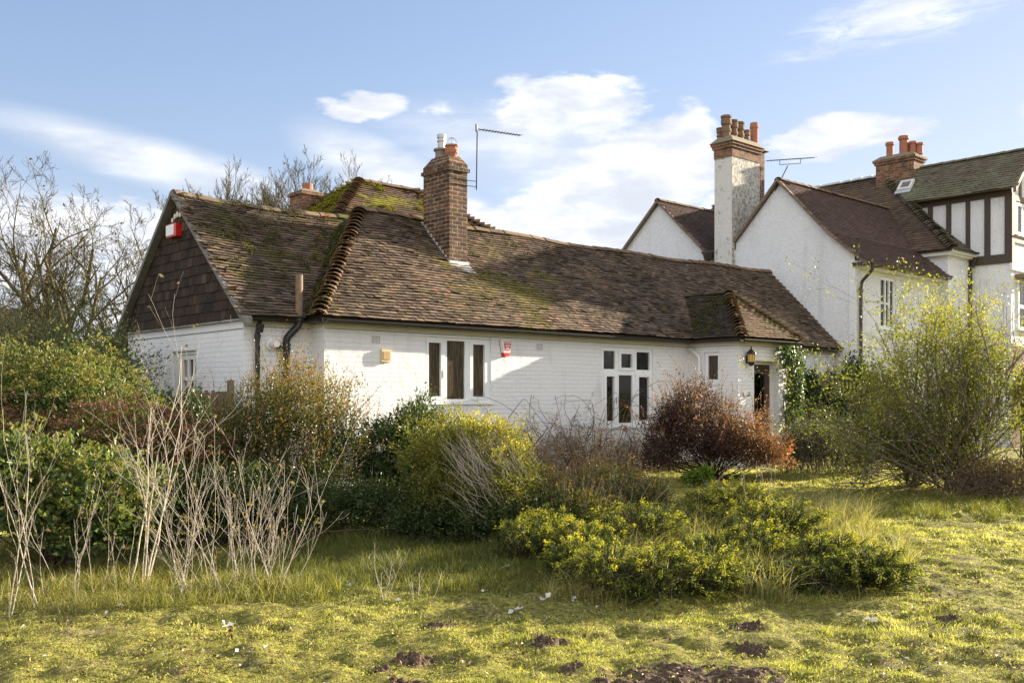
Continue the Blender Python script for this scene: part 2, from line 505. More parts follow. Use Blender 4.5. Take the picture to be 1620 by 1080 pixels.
M_redtile = tilemat('rust_brown_tiles', [(0, (.085, .06, .042)), (.6, (.17, .115, .078)), (1, (.25, .14, .09))], mlo=.5, mhi=.66, mamp=.6, lich=.3, moss=(.14, .12, .04))
M_hung = tilemat('dark_hung_tiles', [(0, (.018, .011, .007)), (.6, (.050, .031, .020)), (.93, (.085, .053, .034)), (1, (.20, .14, .09))], mlo=.62, mhi=.74, mamp=.5, lich=.12, moss=(.06, .07, .02))
M_band = simple('cream_plaster', (.68, .64, .55), .7, var=.14, sc=5, bump=.15)
M_plasterwhite = simple('white_render', (.76, .75, .73), .7, var=.08, sc=5, bump=.2)
M_upvc = simple('white_window_frame', (.82, .82, .82), .35, var=.03, sc=3)
M_woodwhite = simple('white_painted_wood', (.74, .72, .66), .5, var=.10, sc=9, bump=.1)
M_black = simple('black_painted_iron', (.018, .016, .015), .45, var=.4, sc=14, bump=.2)
M_brownpipe = simple('brown_black_pipe', (.045, .028, .022), .45, var=.3, sc=14)
M_rust = simple('rusty_pipe', (.20, .13, .08), .8, var=.6, sc=18, bump=.5)
M_lead = simple('pale_lead_flashing', (.50, .50, .50), .55, metal=.1, var=.2, sc=14, bump=.3)
M_cement = simple('lichened_cement', (.22, .18, .11), .9, var=.4, sc=12, bump=.6)
M_terr = simple('terracotta', (.36, .14, .08), .8, var=.4, sc=14)
M_terrdark = simple('weathered_terracotta', (.20, .12, .075), .85, var=.5, sc=11, bump=.4)
M_buff = simple('grey_buff_pot', (.22, .19, .15), .85, var=.5, sc=12, bump=.4)
M_galv = simple('galvanised_steel', (.45, .45, .43), .4, metal=.7, var=.3, sc=14)
M_timber = simple('dark_brown_timber', (.065, .045, .034), .7, var=.3, sc=9, bump=.3)
M_oak = simple('weathered_oak', (.20, .14, .095), .75, var=.4, sc=9, bump=.4)
M_redp = simple('red_plastic', (.62, .02, .02), .35, var=.08)
M_pinkp = simple('faded_red_print', (.55, .06, .06), .5, var=.1)
M_whitep = simple('white_plastic', (.80, .78, .76), .35, var=.04)
M_tan = simple('tan_plastic', (.45, .29, .12), .5, var=.1)
M_tanpale = simple('pale_tan_plastic', (.66, .52, .30), .5, var=.1)
M_amber = simple('amber_glass', (.70, .42, .10), .25, var=.2, sc=30)
M_door = simple('dark_brown_door_paint', (.045, .024, .018), .35, var=.2, sc=6)
M_slate = simple('grey_slate_plate', (.16, .15, .14), .6, var=.2)
M_dark = simple('interior_shade', (.014, .011, .009), .9, var=.3, sc=2)  # near-black: shade of rooms and vent holes is put into this colour
M_blind = simple('pale_blind', (.45, .45, .43), .8, var=.1)
M_fence = simple('weathered_fence_wood', (.19, .14, .09), .85, var=.5, sc=16, bump=.5)
M_verge = simple('grey_verge_mortar', (.19, .175, .15), .85, var=.5, sc=12, bump=.6)
M_brass = simple('brass', (.6, .42, .15), .3, metal=.9, var=.1)

def f_glass(t):
    g = geo(t)
    tr = t.new('ShaderNodeBsdfTransparent'); tr.inputs[0].default_value = (.62, .62, .60, 1)
    gl = t.new('ShaderNodeBsdfGlossy'); gl.inputs['Roughness'].default_value = .04
    nb = t.bump(t.noise(g, 2.2, 2), .12, .02)
    t.set(gl.inputs['Normal'], nb)
    fr = t.new('ShaderNodeFresnel'); fr.inputs[0].default_value = 1.38
    mx = t.new('ShaderNodeMixShader')
    t.set(mx.inputs[0], t.math('ADD', fr.outputs[0], .01, clamp=True)); t.l.new(tr.outputs[0], mx.inputs[1]); t.l.new(gl.outputs[0], mx.inputs[2])
    return mx.outputs[0]
M_glass = material('window_glass', f_glass)
def f_reed(t):
    uv = uvn(t)
    n = t.noise(t.mapping(uv, scale=(45, 3, 1)), 1, 3, .6)
    nb = t.bump(n, .7, .01)
    c = t.ramp(t.noise(t.mapping(uv, scale=(22, 2.2, 1)), 1, 4, .65), [(0, (.014, .010, .006)), (.45, (.045, .032, .019)), (1, (.20, .15, .09))])
    return pbsdf(t, c, .2, nb, 0, .35)
M_reed = material('streaked_obscure_glass', f_reed)

def leafmat(name, stops, rough=.45, trans=.38, spec=.5, dark=1.0):
    def f(t):
        c = t.ramp(tint(t), stops)
        n = t.noise(geo(t), 3.5, 3, .6)
        c = t.mix(t.math('MULTIPLY', n, .35), c, t.mix(1.0, c, (.55, .6, .5), 'MULTIPLY'))
        p = pbsdf(t, c, rough, None, 0, spec)
        tb = t.new('ShaderNodeBsdfTranslucent')
        t.set(tb.inputs[0], t.mix(1.0, c, (1.5, 1.5, .7), 'MULTIPLY'))
        mx = t.new('ShaderNodeMixShader'); mx.inputs[0].default_value = trans
        t.l.new(p, mx.inputs[1]); t.l.new(tb.outputs[0], mx.inputs[2])
        return mx.outputs[0]
    return material(name, f)
G1 = (.030, .048, .014); G2 = (.055, .085, .020); G3 = (.10, .135, .03); YG = (.20, .21, .035); GO = (.34, .28, .05)
M_leaf_dark = leafmat('dark_glossy_leaves', [(0, (.028, .045, .015)), (.6, (.065, .095, .027)), (1, (.15, .19, .05))], .42, .25, .35)
M_leaf_pyr = leafmat('green_and_orange_leaves', [(0, (.025, .038, .012)), (.35, (.07, .085, .02)), (.6, (.19, .17, .035)), (.8, (.36, .23, .055)), (1, (.40, .15, .07))], .4, .35)
M_leaf_gold = leafmat('golden_privet_leaves', [(0, (.04, .055, .012)), (.4, (.11, .13, .022)), (.75, (.26, .25, .04)), (1, (.46, .38, .08))], .45, .42)
M_leaf_hedge = leafmat('grey_green_hedge_leaves', [(0, (.04, .05, .018)), (.5, (.13, .14, .055)), (1, (.27, .26, .11))], .5, .3)
M_leaf_ivy = leafmat('variegated_shrub_leaves', [(0, (.025, .038, .014)), (.45, (.07, .11, .028)), (.75, (.19, .22, .06)), (1, (.38, .34, .13))], .45, .3, .35)
M_leaf_red = leafmat('russet_seedheads', [(0, (.06, .03, .02)), (.5, (.19, .085, .06)), (.8, (.30, .16, .10)), (1, (.28, .25, .08))], .7, .25, .3)
M_leaf_seed = leafmat('yellow_green_seedheads', [(0, (.06, .07, .02)), (.5, (.18, .17, .045)), (1, (.33, .28, .08))], .7, .3, .3)
M_leaf_berb = leafmat('berberis_leaves', [(0, (.028, .014, .012)), (.3, (.075, .030, .024)), (.45, (.14, .055, .04)), (.56, (.16, .14, .05)), (.68, (.34, .15, .10)), (.85, (.50, .24, .16)), (.95, (.45, .36, .14)), (1, (.55, .05, .04))], .45, .30)
M_leaf_rose = leafmat('rosemary_leaves', [(0, (.022, .028, .014)), (.5, (.055, .068, .03)), (1, (.17, .18, .10))], .55, .3)
M_leaf_yel = leafmat('autumn_yellow_green_leaves', [(0, (.06, .08, .018)), (.4, (.17, .19, .025)), (.75, (.38, .38, .04)), (1, (.52, .40, .07))], .5, .36)
M_leaf_ivyp = leafmat('porch_ivy_leaves', [(0, (.03, .05, .015)), (.5, (.08, .13, .03)), (1, (.20, .24, .07))], .35, .3, .5)
M_leaf_bright = leafmat('fresh_green_leaves', [(0, (.06, .11, .015)), (1, (.17, .25, .03))], .45, .4)
M_jun = leafmat('golden_juniper', [(0, (.025, .035, .010)), (.25, (.07, .09, .015)), (.45, (.22, .25, .028)), (.75, (.48, .43, .04)), (1, (.66, .52, .06))], .6, .38, .25)
M_dry = leafmat('dry_brown_leaves', [(0, (.07, .045, .03)), (.5, (.17, .115, .07)), (1, (.30, .24, .10))], .7, .3, .3)
M_grass = leafmat('grass_blades', [(0, (.055, .065, .018)), (.35, (.15, .16, .035)), (.55, (.22, .22, .045)), (.75, (.38, .33, .11)), (1, (.62, .53, .32))], .55, .4, .35)
M_lawn = leafmat('mossy_lawn_blades', [(0, (.11, .075, .05)), (.22, (.17, .17, .05)), (.42, (.32, .34, .08)), (.7, (.53, .50, .13)), (1, (.72, .64, .34))], .6, .35, .25)
M_fallen = leafmat('fallen_leaf_colours', [(0, (.07, .035, .02)), (.4, (.18, .09, .05)), (.66, (.34, .19, .09)), (.76, (.40, .12, .04)), (.86, (.5, .44, .36)), (1, (.75, .74, .72))], .6, .1, .3)
M_moss = leafmat('dark_olive_moss', [(0, (.035, .035, .012)), (1, (.16, .15, .035))], .8, .15, .2)
M_mossy = leafmat('yellow_moss', [(0, (.09, .085, .015)), (1, (.36, .31, .03))], .8, .15, .2)
def barkmat(name, a, b, sc=14):
    def f(t):
        g = geo(t)
        c = t.mix(t.step(t.noise(g, sc, 5, .7), .35, .65), a, b)
        c = t.mix(t.math('MULTIPLY', t.step(t.noise(g, 1.7, 3), .45, .65), .5), c, tuple(x * .6 for x in a))
        return pbsdf(t, c, .8, t.bump(t.noise(g, sc * 4, 3), .4, .01), 0, .2)
    return material(name, f)
M_bark = barkmat('olive_bark', (.075, .06, .032), (.16, .135, .055), 5)
M_twig = barkmat('pale_dry_stems', (.58, .51, .42), (.36, .29, .22), 20)
M_vine = barkmat('brown_vine_stems', (.20, .135, .09), (.09, .06, .04), 16)
M_greystem = barkmat('grey_brown_stems', (.24, .19, .14), (.12, .09, .065), 16)
M_stem = barkmat('dark_stems', (.05, .035, .025), (.10, .07, .045), 16)

def f_ground(t):
    g = geo(t)
    a = t.noise(g, 2.2, 6, .68); b = t.noise(g, 22, 5, .7); c3 = t.noise(g, .5, 4, .6)
    c = t.ramp(b, [(.3, (.05, .042, .018)), (.5, (.22, .20, .045)), (.7, (.46, .41, .08))])
    brown = t.step(t.math('ADD', t.math('MULTIPLY', a, .7), t.math('MULTIPLY', c3, .3)), .52, .66)
    c = t.mix(t.math('MULTIPLY', brown, .75), c, t.ramp(b, [(.3, (.075, .05, .032)), (.7, (.36, .28, .17))]))
    return pbsdf(t, c, .9, t.bump(t.math('ADD', b, t.noise(g, 70, 3)), .9, .03), 0, .15)
M_ground = material('mossy_lawn', f_ground)
def f_soil(t):
    g = geo(t)
    c = t.ramp(t.noise(g, 40, 5, .7), [(.25, (.03, .02, .014)), (.5, (.10, .066, .044)), (.75, (.24, .17, .12))])
    return pbsdf(t, c, .95, t.bump(t.noise(g, 60, 4), .9, .02), 0, .1)
M_soil = material('dark_soil', f_soil)
# ------------------------------------------------------------------ ground
def axis(lo, hi, step, far, grow=1.25):
    a = list(np.arange(lo, hi, step)); s = step; x = a[-1]
    while x < far: s *= grow; x += s; a.append(x)
    s = step; x = a[0]; pre = []
    while x > -far: s *= grow; x -= s; pre.append(x)
    return np.array(pre[::-1] + a)
gx = axis(-7, 9, .042, 400); gy = np.concatenate([[-500, -250, -100, -40, -15, -4, 1, 3], np.arange(4.4, 10.5, .035), np.arange(10.5, 21, .075), 21 * 1.22 ** np.arange(0, 17)])
GX, GY = np.meshgrid(gx, gy)
GZ = gh(GX, GY)
nb = NB()
nx, ny = len(gx), len(gy)
idx = np.arange(nx * ny).reshape(ny, nx)
nb.add(np.stack([GX, GY, GZ], -1).reshape(-1, 3), np.stack([idx[:-1, :-1], idx[:-1, 1:], idx[1:, 1:], idx[1:, :-1]], -1).reshape(-1, 4))
o = nb.build('lawn', M_ground, smooth=True, uv=False, kind='structure')

# ------------------------------------------------------------------ building helpers
def wall_holes(nb, M, a0, a1, z0, z1, holes, depth=.12):
    As = sorted({a0, a1, *[h[0] for h in holes], *[h[1] for h in holes]})
    Zs = sorted({z0, z1, *[h[2] for h in holes], *[h[3] for h in holes]})
    for i in range(len(As) - 1):
        for j in range(len(Zs) - 1):
            am, zm = (As[i] + As[i + 1]) / 2, (Zs[j] + Zs[j + 1]) / 2
            if any(h[0] < am < h[1] and h[2] < zm < h[3] for h in holes): continue
            nb.poly([M(As[i], Zs[j], 0), M(As[i + 1], Zs[j], 0), M(As[i + 1], Zs[j + 1], 0), M(As[i], Zs[j + 1], 0)])
    for h in holes:
        for (p, q) in (((h[0], h[2]), (h[1], h[2])), ((h[1], h[2]), (h[1], h[3])), ((h[1], h[3]), (h[0], h[3])), ((h[0], h[3]), (h[0], h[2]))):
            nb.poly([M(p[0], p[1], 0), M(q[0], q[1], 0), M(q[0], q[1], depth), M(p[0], p[1], depth)])

def inpoly(S_, T_, poly):
    c = np.zeros(S_.shape, bool); n = len(poly)
    for i in range(n):
        x1, y1 = poly[i]; x2, y2 = poly[(i + 1) % n]
        if y1 == y2: continue
        k = ((y1 > T_) != (y2 > T_)) & (S_ < (x2 - x1) * (T_ - y1) / (y2 - y1) + x1)
        c ^= k
    return c

def sag_main(V):
    """old timbers: the ridge of the long roof dips gently"""
    u = (V[:, 0] - CX) * UX + (V[:, 1] - CY) * UY
    hgt = np.clip((V[:, 2] - 2.8) / 2.1, 0, 1.1)
    V = V.copy()
    V[:, 2] -= hgt * (.07 * np.sin(np.clip((u - 2) / 13, 0, 1) * math.pi) + .02 * np.sin(u * 1.9) )
    return V
def sag_wing(V):
    u = (V[:, 0] - CX) * UX + (V[:, 1] - CY) * UY
    hgt = np.clip((V[:, 2] - 2.8) / 2.1, 0, 1.1)
    V = V.copy()
    V[:, 2] -= hgt * (.05 * np.sin(np.clip((u + 1.25) / 3.2, 0, 1) * math.pi))
    return V

def tiles(nb, poly3, seed, gauge=.074, w=.158, th=.014, lift=.027, rough=1.0, warp=None, tmul=1.0):
    """real overlapping tiles over a planar polygon whose first edge is the eave"""
    rng = np.random.default_rng(seed)
    P = np.asarray(poly3, float)
    O = P[0]; e1 = P[1] - P[0]; e1 /= np.linalg.norm(e1)
    n = np.zeros(3)
    for i in range(len(P)):
        n += np.cross(P[i] - O, P[(i + 1) % len(P)] - O)
    n /= np.linalg.norm(n)
    if n[2] < 0 or (abs(n[2]) < 1e-6 and n[1] > 0): n = -n
    e2 = np.cross(n, e1)
    if e2[2] < 0: e2 = -e2
    q = [((p - O) @ e1, (p - O) @ e2) for p in P]
    s0 = min(a for a, b in q); s1 = max(a for a, b in q); t1 = max(b for a, b in q)
    rows = int(t1 / gauge) + 1
    Ss, Ts, Rw = [], [], []
    for r in range(rows):
        off = (r % 2) * w / 2 + rng.uniform(-.02, .02)
        s = np.arange(s0 - w + off, s1 + w, w)
        Ss.append(s); Ts.append(np.full(len(s), r * gauge)); Rw.append(np.full(len(s), r))
    Sx = np.concatenate(Ss); Tx = np.concatenate(Ts); R = np.concatenate(Rw)
    ok = inpoly(Sx, Tx + gauge * .5, q)
    Sx, Tx, R = Sx[ok], Tx[ok], R[ok]
    N = len(Sx)
    if N == 0: return
    wav = (vn2(Sx, R * 7.3, .9, seed) - .5) * .022 * rough      # uneven courses
    wob = (vn2(Sx, Tx, 1.3, seed + 1) - .5) * .05 * rough        # uneven roof plane
    t0 = Tx + wav + rng.normal(0, .0035, N) * rough
    ln = gauge * 1.45
    tw = w * .5 - .0012
    li = lift + .005 + rng.uniform(-.3, 1, N) * .005 * rough
    li = np.where(rng.random(N) < .012 * rough, li + .015, li)
    tl = rng.normal(0, .0035, N) * rough
    rt = rng.normal(0, .016, N) * rough
    def pt(s, t, h): return O + s[:, None] * e1 + t[:, None] * e2 + h[:, None] * n
    V = np.stack([
        pt(Sx - tw, t0 - rt * tw, wob + li - tl - th + .003), pt(Sx + tw, t0 + rt * tw, wob + li + tl - th + .003),
        pt(Sx + tw, t0 + ln, wob - .004 + 0 * li), pt(Sx - tw, t0 + ln, wob - .004 + 0 * li),
        pt(Sx - tw, t0 - rt * tw, wob + li - tl + .003), pt(Sx + tw, t0 + rt * tw, wob + li + tl + .003),
        pt(Sx + tw, t0 + ln, wob + th * .5 - .004 + 0 * li), pt(Sx - tw, t0 + ln, wob + th * .5 - .004 + 0 * li)], 1)
    b = (np.arange(N) * 8)[:, None, None]
    F = b + np.array([[4, 5, 6, 7], [0, 1, 5, 4], [1, 2, 6, 5], [3, 0, 4, 7]])[None]
    tt = np.clip(.5 * rng.random(N) + .5 * rng.random(N) + (vn2(Sx, Tx, 1.1, seed + 3) - .5) * .5, 0, 1) * tmul
    Vf = V.reshape(-1, 3)
    if warp: Vf = warp(Vf)
    nb.add(Vf, F.reshape(-1, 4), np.repeat(tt, 8))

def arches(nb, P0, P1, n, r0, r1, length, up=(0, 0, 1), ang=70, th=.016, lift=.03, seed=0, warp=None):
    """curved tiles laid from P0 (top) to P1 (bottom); r1 = open lower end"""
    rng = np.random.default_rng(seed)
    P0, P1 = np.array(P0, float), np.array(P1, float)
    d = (P1 - P0); L = np.linalg.norm(d); d /= L
    up = np.array(up, float)
    sd_ = np.cross(d, up); sd_ /= np.linalg.norm(sd_); nr = np.cross(sd_, d)
    A = np.radians(np.linspace(-ang, ang, 8))
    for i in range(n):
        c0 = P0 + d * (i / n * L)
        c1 = c0 + d * length
        ra, rb = r0 * rng.uniform(.95, 1.05), r1 * rng.uniform(.93, 1.07)
        l2 = lift * rng.uniform(.7, 1.4); jt = rng.uniform(-.25, 1.0)
        rows = []
        for c, r, h in ((c0, ra, 0), (c1, rb, l2)):
            for rr in (r, r - th):
                rows.append([c + sd_ * math.sin(a) * rr + nr * (math.cos(a) * rr - r0 * .62 + h) + d * .02 * jt * math.cos(a) for a in A])
        V = np.array(rows).reshape(-1, 3)
        k = 8
        F = []
        for j in range(k - 1):
            F.append([j, j + 1, 2 * k + j + 1, 2 * k + j])
            F.append([k + j, k + j + 1, 3 * k + j + 1, 3 * k + j])
            F.append([2 * k + j, 2 * k + j + 1, 3 * k + j + 1, 3 * k + j])
            F.append([j, j + 1, k + j + 1, k + j])
        F.append([0, 2 * k, 3 * k, k]); F.append([k - 1, 3 * k - 1, 4 * k - 1, 2 * k - 1])
        if warp: V = warp(V)
        nb.add(V, F, rng.random())

def window(parent, M, a0, a1, z0, z1, lights, glass, name='window', fw=.05, out=.03, bar=.045, fr_mat=None, sill=True, handle=None, casements=()):
    """lights: (a0,a1,z0,z1) panes; frame fills the rest"""
    fr_mat = fr_mat or M_upvc
    nb = NB()
    As = sorted({a0, a1, *[l[0] for l in lights], *[l[1] for l in lights]})
    Zs = sorted({z0, z1, *[l[2] for l in lights], *[l[3] for l in lights]})
    # solid frame out of strips: for each pane surround, build a plate with a hole
    wall_holes(nb, lambda a, z, d: M(a, z, d), a0, a1, z0, z1, lights, .055)
    for (p, q) in (((a0, z0), (a1, z0)), ((a1, z0), (a1, z1)), ((a1, z1), (a0, z1)), ((a0, z1), (a0, z0))):
        nb.poly([M(p[0], p[1], 0), M(q[0], q[1], 0), M(q[0], q[1], .07), M(p[0], p[1], .07)])
    for (c0, c1, d0, d1, e) in casements:    # raised sash: outer, inner hole
        hole = e
        for (x0, x1, y0, y1) in ((c0, hole[0] + .0, d0, d1), (hole[1], c1, d0, d1), (hole[0], hole[1], d0, hole[2]), (hole[0], hole[1], hole[3], d1)):
            nb.mbox(M, x0, x1, y0, y1, -.018, -.001)
    w_ = nb.build(name, fr_mat, parent)
    for l in lights:
        p = NB()
        e = .004
        p.mbox(M, l[0] - e, l[1] + e, l[2] - e, l[3] + e, .034, .042)
        p.build('pane', glass, w_)
    if sill:
        s = NB(); s.mbox(M, a0 - .04, a1 + .04, z0 - .045, z0 - .002, -.06, .06); s.build('sill', fr_mat, w_)
    if handle:
        h = NB(); a, z = handle
        h.mbox(M, a - .008, a + .008, z - .06, z + .06, -.035, -.019); h.mbox(M, a - .008, a + .008, z - .01, z + .012, -.019, -.001)
        h.build('handle', M_galv, w_)
    return w_

def pipe(nb, pts, r, sides=10, sub=6):
    """round pipe along a smoothed line"""
    P = [np.array(p, float) for p in pts]
    out = [P[0]]
    for i in range(1, len(P) - 1):
        a = P[i] + (P[i - 1] - P[i]) * min(.5, .06 / (np.linalg.norm(P[i - 1] - P[i]) + 1e-6))
        b = P[i] + (P[i + 1] - P[i]) * min(.5, .06 / (np.linalg.norm(P[i + 1] - P[i]) + 1e-6))
        for k in range(sub + 1):
            t = k / sub
            out.append((1 - t) ** 2 * a + 2 * t * (1 - t) * P[i] + t * t * b)
    out.append(P[-1])
    nb.tubes([out], [[r] * len(out)], sides)

def chimney_stack(nb, u0, u1, v0, v1, z0, z1, M=None):
    nb.hbox(u0, u1, v0, v1, z0, z1)

# ------------------------------------------------------------------ THE COTTAGE
cot = thing('cottage', 'long low white brick cottage with mossy brown tiled roof and hipped corner', 'house', HP(0, 0, .12))
MF = lambda a, z, d: HP(a, d, z)                      # long front, v=0
MW = lambda a, z, d: HP(a, .37 + d, z)                # wing front
MG = lambda a, z, d: HP(-1.13 + d, a, z)              # gable wall
MR = lambda a, z, d: HP(0 + d, a, z)                  # little return between wing and front
MP = lambda a, z, d: HP(8.96 + d, a, z)               # porch side
MD = lambda a, z, d: HP(a, -1.24 + d, z)              # porch front
ZB = -.15
TOP = 2.70
nb = NB()
W1 = (1.91, 3.35, 1.49, 2.57)
W2 = (6.21, 7.76, .99, 2.545)
wall_holes(nb, MF, 0, 8.96, ZB, TOP, [W1, W2], .12)
W5 = (12.1, 12.75, 1.4, 2.5)
nb.build('front_wall', M_brickw, cot)
nb = NB(); wall_holes(nb, MF, 11.05, 14.98, ZB, TOP, [W5], .12); nb.build('front_wall', M_brickw, cot)
nb = NB()
wall_holes(nb, MW, -1.13, 0, ZB, TOP, [], .1)
wall_holes(nb, MR, 0, .37, ZB, TOP, [])
WG = (1.98, 2.93, .9, 2.32)
wall_holes(nb, MG, .37, 4.84, ZB, TOP, [WG], .10)
nb.poly([HP(-1.13, 4.84, ZB), HP(2.4, 4.84, ZB), HP(2.4, 4.84, TOP), HP(-1.13, 4.84, TOP)])
nb.poly([HP(2.4, 4.1, ZB), HP(14.98, 4.1, ZB), HP(14.98, 4.1, TOP), HP(2.4, 4.1, TOP)])
nb.poly([HP(2.4, 4.1, ZB), HP(2.4, 4.84, ZB), HP(2.4, 4.84, TOP), HP(2.4, 4.1, TOP)])
nb.build('wing_wall', M_brickw, cot)
nb = NB()
WP = (-.78, -.40, 1.86, 2.50)
DR = (9.53, 10.45, .28, 2.32)
wall_holes(nb, MP, -1.24, 0, ZB, TOP, [WP], .1)
wall_holes(nb, MD, 8.96, 11.05, ZB, TOP, [DR], .22)
nb.poly([HP(11.05, -1.24, ZB), HP(11.05, 0, ZB), HP(11.05, 0, TOP), HP(11.05, -1.24, TOP)])
nb.build('porch_wall', M_brickw, cot)
# cream band under the eaves, with the crack line left as a real step
nb = NB()
for M, a0, a1 in ((MF, .003, 8.957), (MW, -1.127, -.006), (MD, 8.95, 11.06), (MF, 11.06, 14.97)):
    nb.mbox(M, a0, a1, 2.622, TOP + .01, -.008, .02)
nb.mbox(MP, -1.245, -.006, 2.622, TOP + .01, -.008, .02)
nb.mbox(MR, .01, .366, 2.622, TOP + .01, -.008, .02)
nb.build('eaves_band', M_band, cot)
nb = NB(); nb.mbox(MG, .362, 4.845, 2.585, 2.74, -.008, .02); nb.build('gable_band', M_plasterwhite, cot)
nb = NB()   # dark joint
for M, a0, a1 in ((MF, .01, 8.94), (MW, -1.12, -.02), (MD, 8.97, 11.04)):
    nb.mbox(M, a0, a1, 2.612, 2.6215, -.003, .01)
nb.mbox(MP, -1.23, -.02, 2.612, 2.6215, -.003, .01)
nb.mbox(MG, .39, 4.83, 2.573, 2.5845, -.003, .01)
nb.build('wall_joint', M_greystem, cot)
# partitions added behind the windows; room darkness is put into their colour
nb = NB()
nb.hbox(.3, 14.5, .9, 1.0, ZB, 2.66); nb.hbox(-1.0, 14.5, .38 + .1, 3.9, .1, .2); nb.hbox(3.9, 4.0, .14, .9, ZB, 2.66); nb.hbox(.3, .4, .42, .9, ZB, 2.66)
nb.hbox(-.2, -.1, .5, 4.7, ZB, 2.66); nb.hbox(9.2, 9.3, -1.0, -.02, ZB, 2.66); nb.hbox(9.35, 10.7, -.6, -.55, ZB, 2.66)
nb.build('shade_partitions', M_dark, cot)
# windows
a0, a1, z0, z1 = W1
MFw = lambda a, z, d: HP(a, d + .03, z)
window(cot, MFw, a0, a1, z0, z1, [(1.995, 2.265, 1.575, 2.48), (2.395, 2.79, 1.535, 2.52), (2.95, 3.225, 1.575, 2.48)], M_reed,
       casements=[(1.95, 2.335, 1.525, 2.53, (2.0, 2.26, 1.58, 2.475)), (2.89, 3.285, 1.525, 2.53, (2.955, 3.22, 1.58, 2.475))], handle=(2.29, 1.95))
a0, a1, z0, z1 = W2
window(cot, MFw, a0, a1, z0, z1, [(6.295, 6.63, 2.115, 2.475), (6.79, 7.135, 2.145, 2.43), (7.28, 7.69, 2.115, 2.475),
                                  (6.36, 6.60, 1.09, 1.975), (6.74, 7.15, 1.05, 2.0), (7.33, 7.66, 1.09, 1.975)], M_glass,
       casements=[(6.29, 6.68, 1.03, 2.04, (6.365, 6.595, 1.095, 1.97)), (7.23, 7.71, 1.03, 2.04, (7.335, 7.655, 1.095, 1.97)),
                  (6.72, 7.205, 2.095, 2.49, (6.795, 7.13, 2.15, 2.425))], handle=(6.645, 1.5))
nb = NB()
nb.mbox(MF, 6.29, 6.64, 2.40, 2.49, .12, .14); nb.build('window_blind', M_blind, cot)
nb = NB(); nb.mbox(MF, 7.27, 7.7, 2.37, 2.49, .12, .14)
nb.build('window_blind', M_blind, cot)
MGw = lambda a, z, d: HP(-1.13 + .07 + d, a, z)
nb_l = []
for i, (c0, c1) in enumerate(((2.04, 2.19), (2.26, 2.41), (2.48, 2.63))):
    nb_l += [(c0, c1, 1.90, 2.18), (c0, c1, 1.58, 1.84), (c0, c1, 1.26, 1.52)]
window(cot, MGw, 1.99, 2.72, 1.17, 2.26, nb_l, M_reed, fr_mat=M_woodwhite, sill=False)
nb = NB(); nb.mbox(lambda a, z, d: HP(-1.13 + d, a, z), 2.721, 2.925, .92, 2.315, .05, .09); nb.mbox(MG, 1.985, 2.72, 2.262, 2.315, .05, .09); nb.mbox(MG, 1.985, 2.72, .92, 1.168, .05, .09)
nb.build('window_surround', M_woodwhite, cot)
MPw = lambda a, z, d: HP(8.96 + .04 + d, a, z)
window(cot, MPw, WP[0] + .002, WP[1] - .002, WP[2] + .002, WP[3] - .002, [(-.715, -.465, 1.93, 2.43)], M_reed, sill=True)
window(cot, MFw, W5[0] + .002, W5[1] - .002, W5[2] + .002, W5[3] - .002, [(12.17, 12.39, 1.47, 2.43), (12.46, 12.68, 1.47, 2.43)], M_glass)
# door in its deep recess
dr = NB()
D0 = .20
MDd = lambda a, z, d: HP(a, -1.24 + D0 + d, z)
da0, da1, dz0, dz1 = 9.60, 10.40, .30, 2.25
arch = [(9.80, 1.30), (10.20, 1.30), (10.20, 2.0)] + [(10.0 + .2 * math.cos(t), 2.0 + .09 * math.sin(t)) for t in np.linspace(.3, math.pi - .3, 7)] + [(9.80, 2.0)]
dr.mbox(MDd, da0, 9.80, dz0, dz1, 0, .045); dr.mbox(MDd, 10.20, da1, dz0, dz1, 0, .045)
dr.mbox(MDd, 9.80, 10.20, 2.10, dz1, 0, .045); dr.mbox(MDd, 9.80, 10.20, dz0, 1.30, 0, .045)
for (x0, x1, y0, y1) in ((9.70, 9.98, .5, 1.15), (10.03, 10.30, .5, 1.15)):
    dr.mbox(MDd, x0, x1, y0, y1, -.014, -.001); dr.mbox(MDd, x0 + .04, x1 - .04, y0 + .04, y1 - .04, -.024, -.0145)
dr.mbox(MDd, 9.78, 9.80, 1.28, 2.12, -.012, -.001); dr.mbox(MDd, 10.20, 10.22, 1.28, 2.12, -.012, -.001); dr.mbox(MDd, 9.80, 10.20, 1.27, 1.30, -.012, -.001)
for k in range(8):   # spandrels of the arched light
    t0, t1 = k / 8, (k + 1) / 8
    x0, x1 = 9.80 + .4 * t0, 9.80 + .4 * t1
    h = min(2.0 + .1 * math.sin(math.pi * t0), 2.0 + .1 * math.sin(math.pi * t1))
    dr.mbox(MDd, x0, x1, h, 2.0995, .004, .04)
door = dr.build('door', M_door, cot)
g_ = NB(); g_.mbox(MDd, 9.801, 10.199, 1.301, 2.099, .022, .028); g_.build('glass_panel', M_glass, door)
h_ = NB(); h_.cyl(MDd(10.33, 1.12, -.05), MDd(10.33, 1.12, 0), .012); h_.cyl(MDd(10.24, 1.12, -.05), MDd(10.34, 1.12, -.05), .011); h_.build('handle', M_brass, door)
nb = NB()
nb.mbox(MDd, 9.535, 9.598, .285, 2.315, -.03, .05); nb.mbox(MDd, 10.402, 10.445, .285, 2.315, -.03, .05); nb.mbox(MDd, 9.598, 10.402, 2.252, 2.315, -.03, .05)
nb.build('door_frame', M_woodwhite, cot)
nb = NB(); nb.mbox(MD, 9.4, 10.6, .06, .285, -.25, .2); nb.build('doorstep', M_cement, cot)
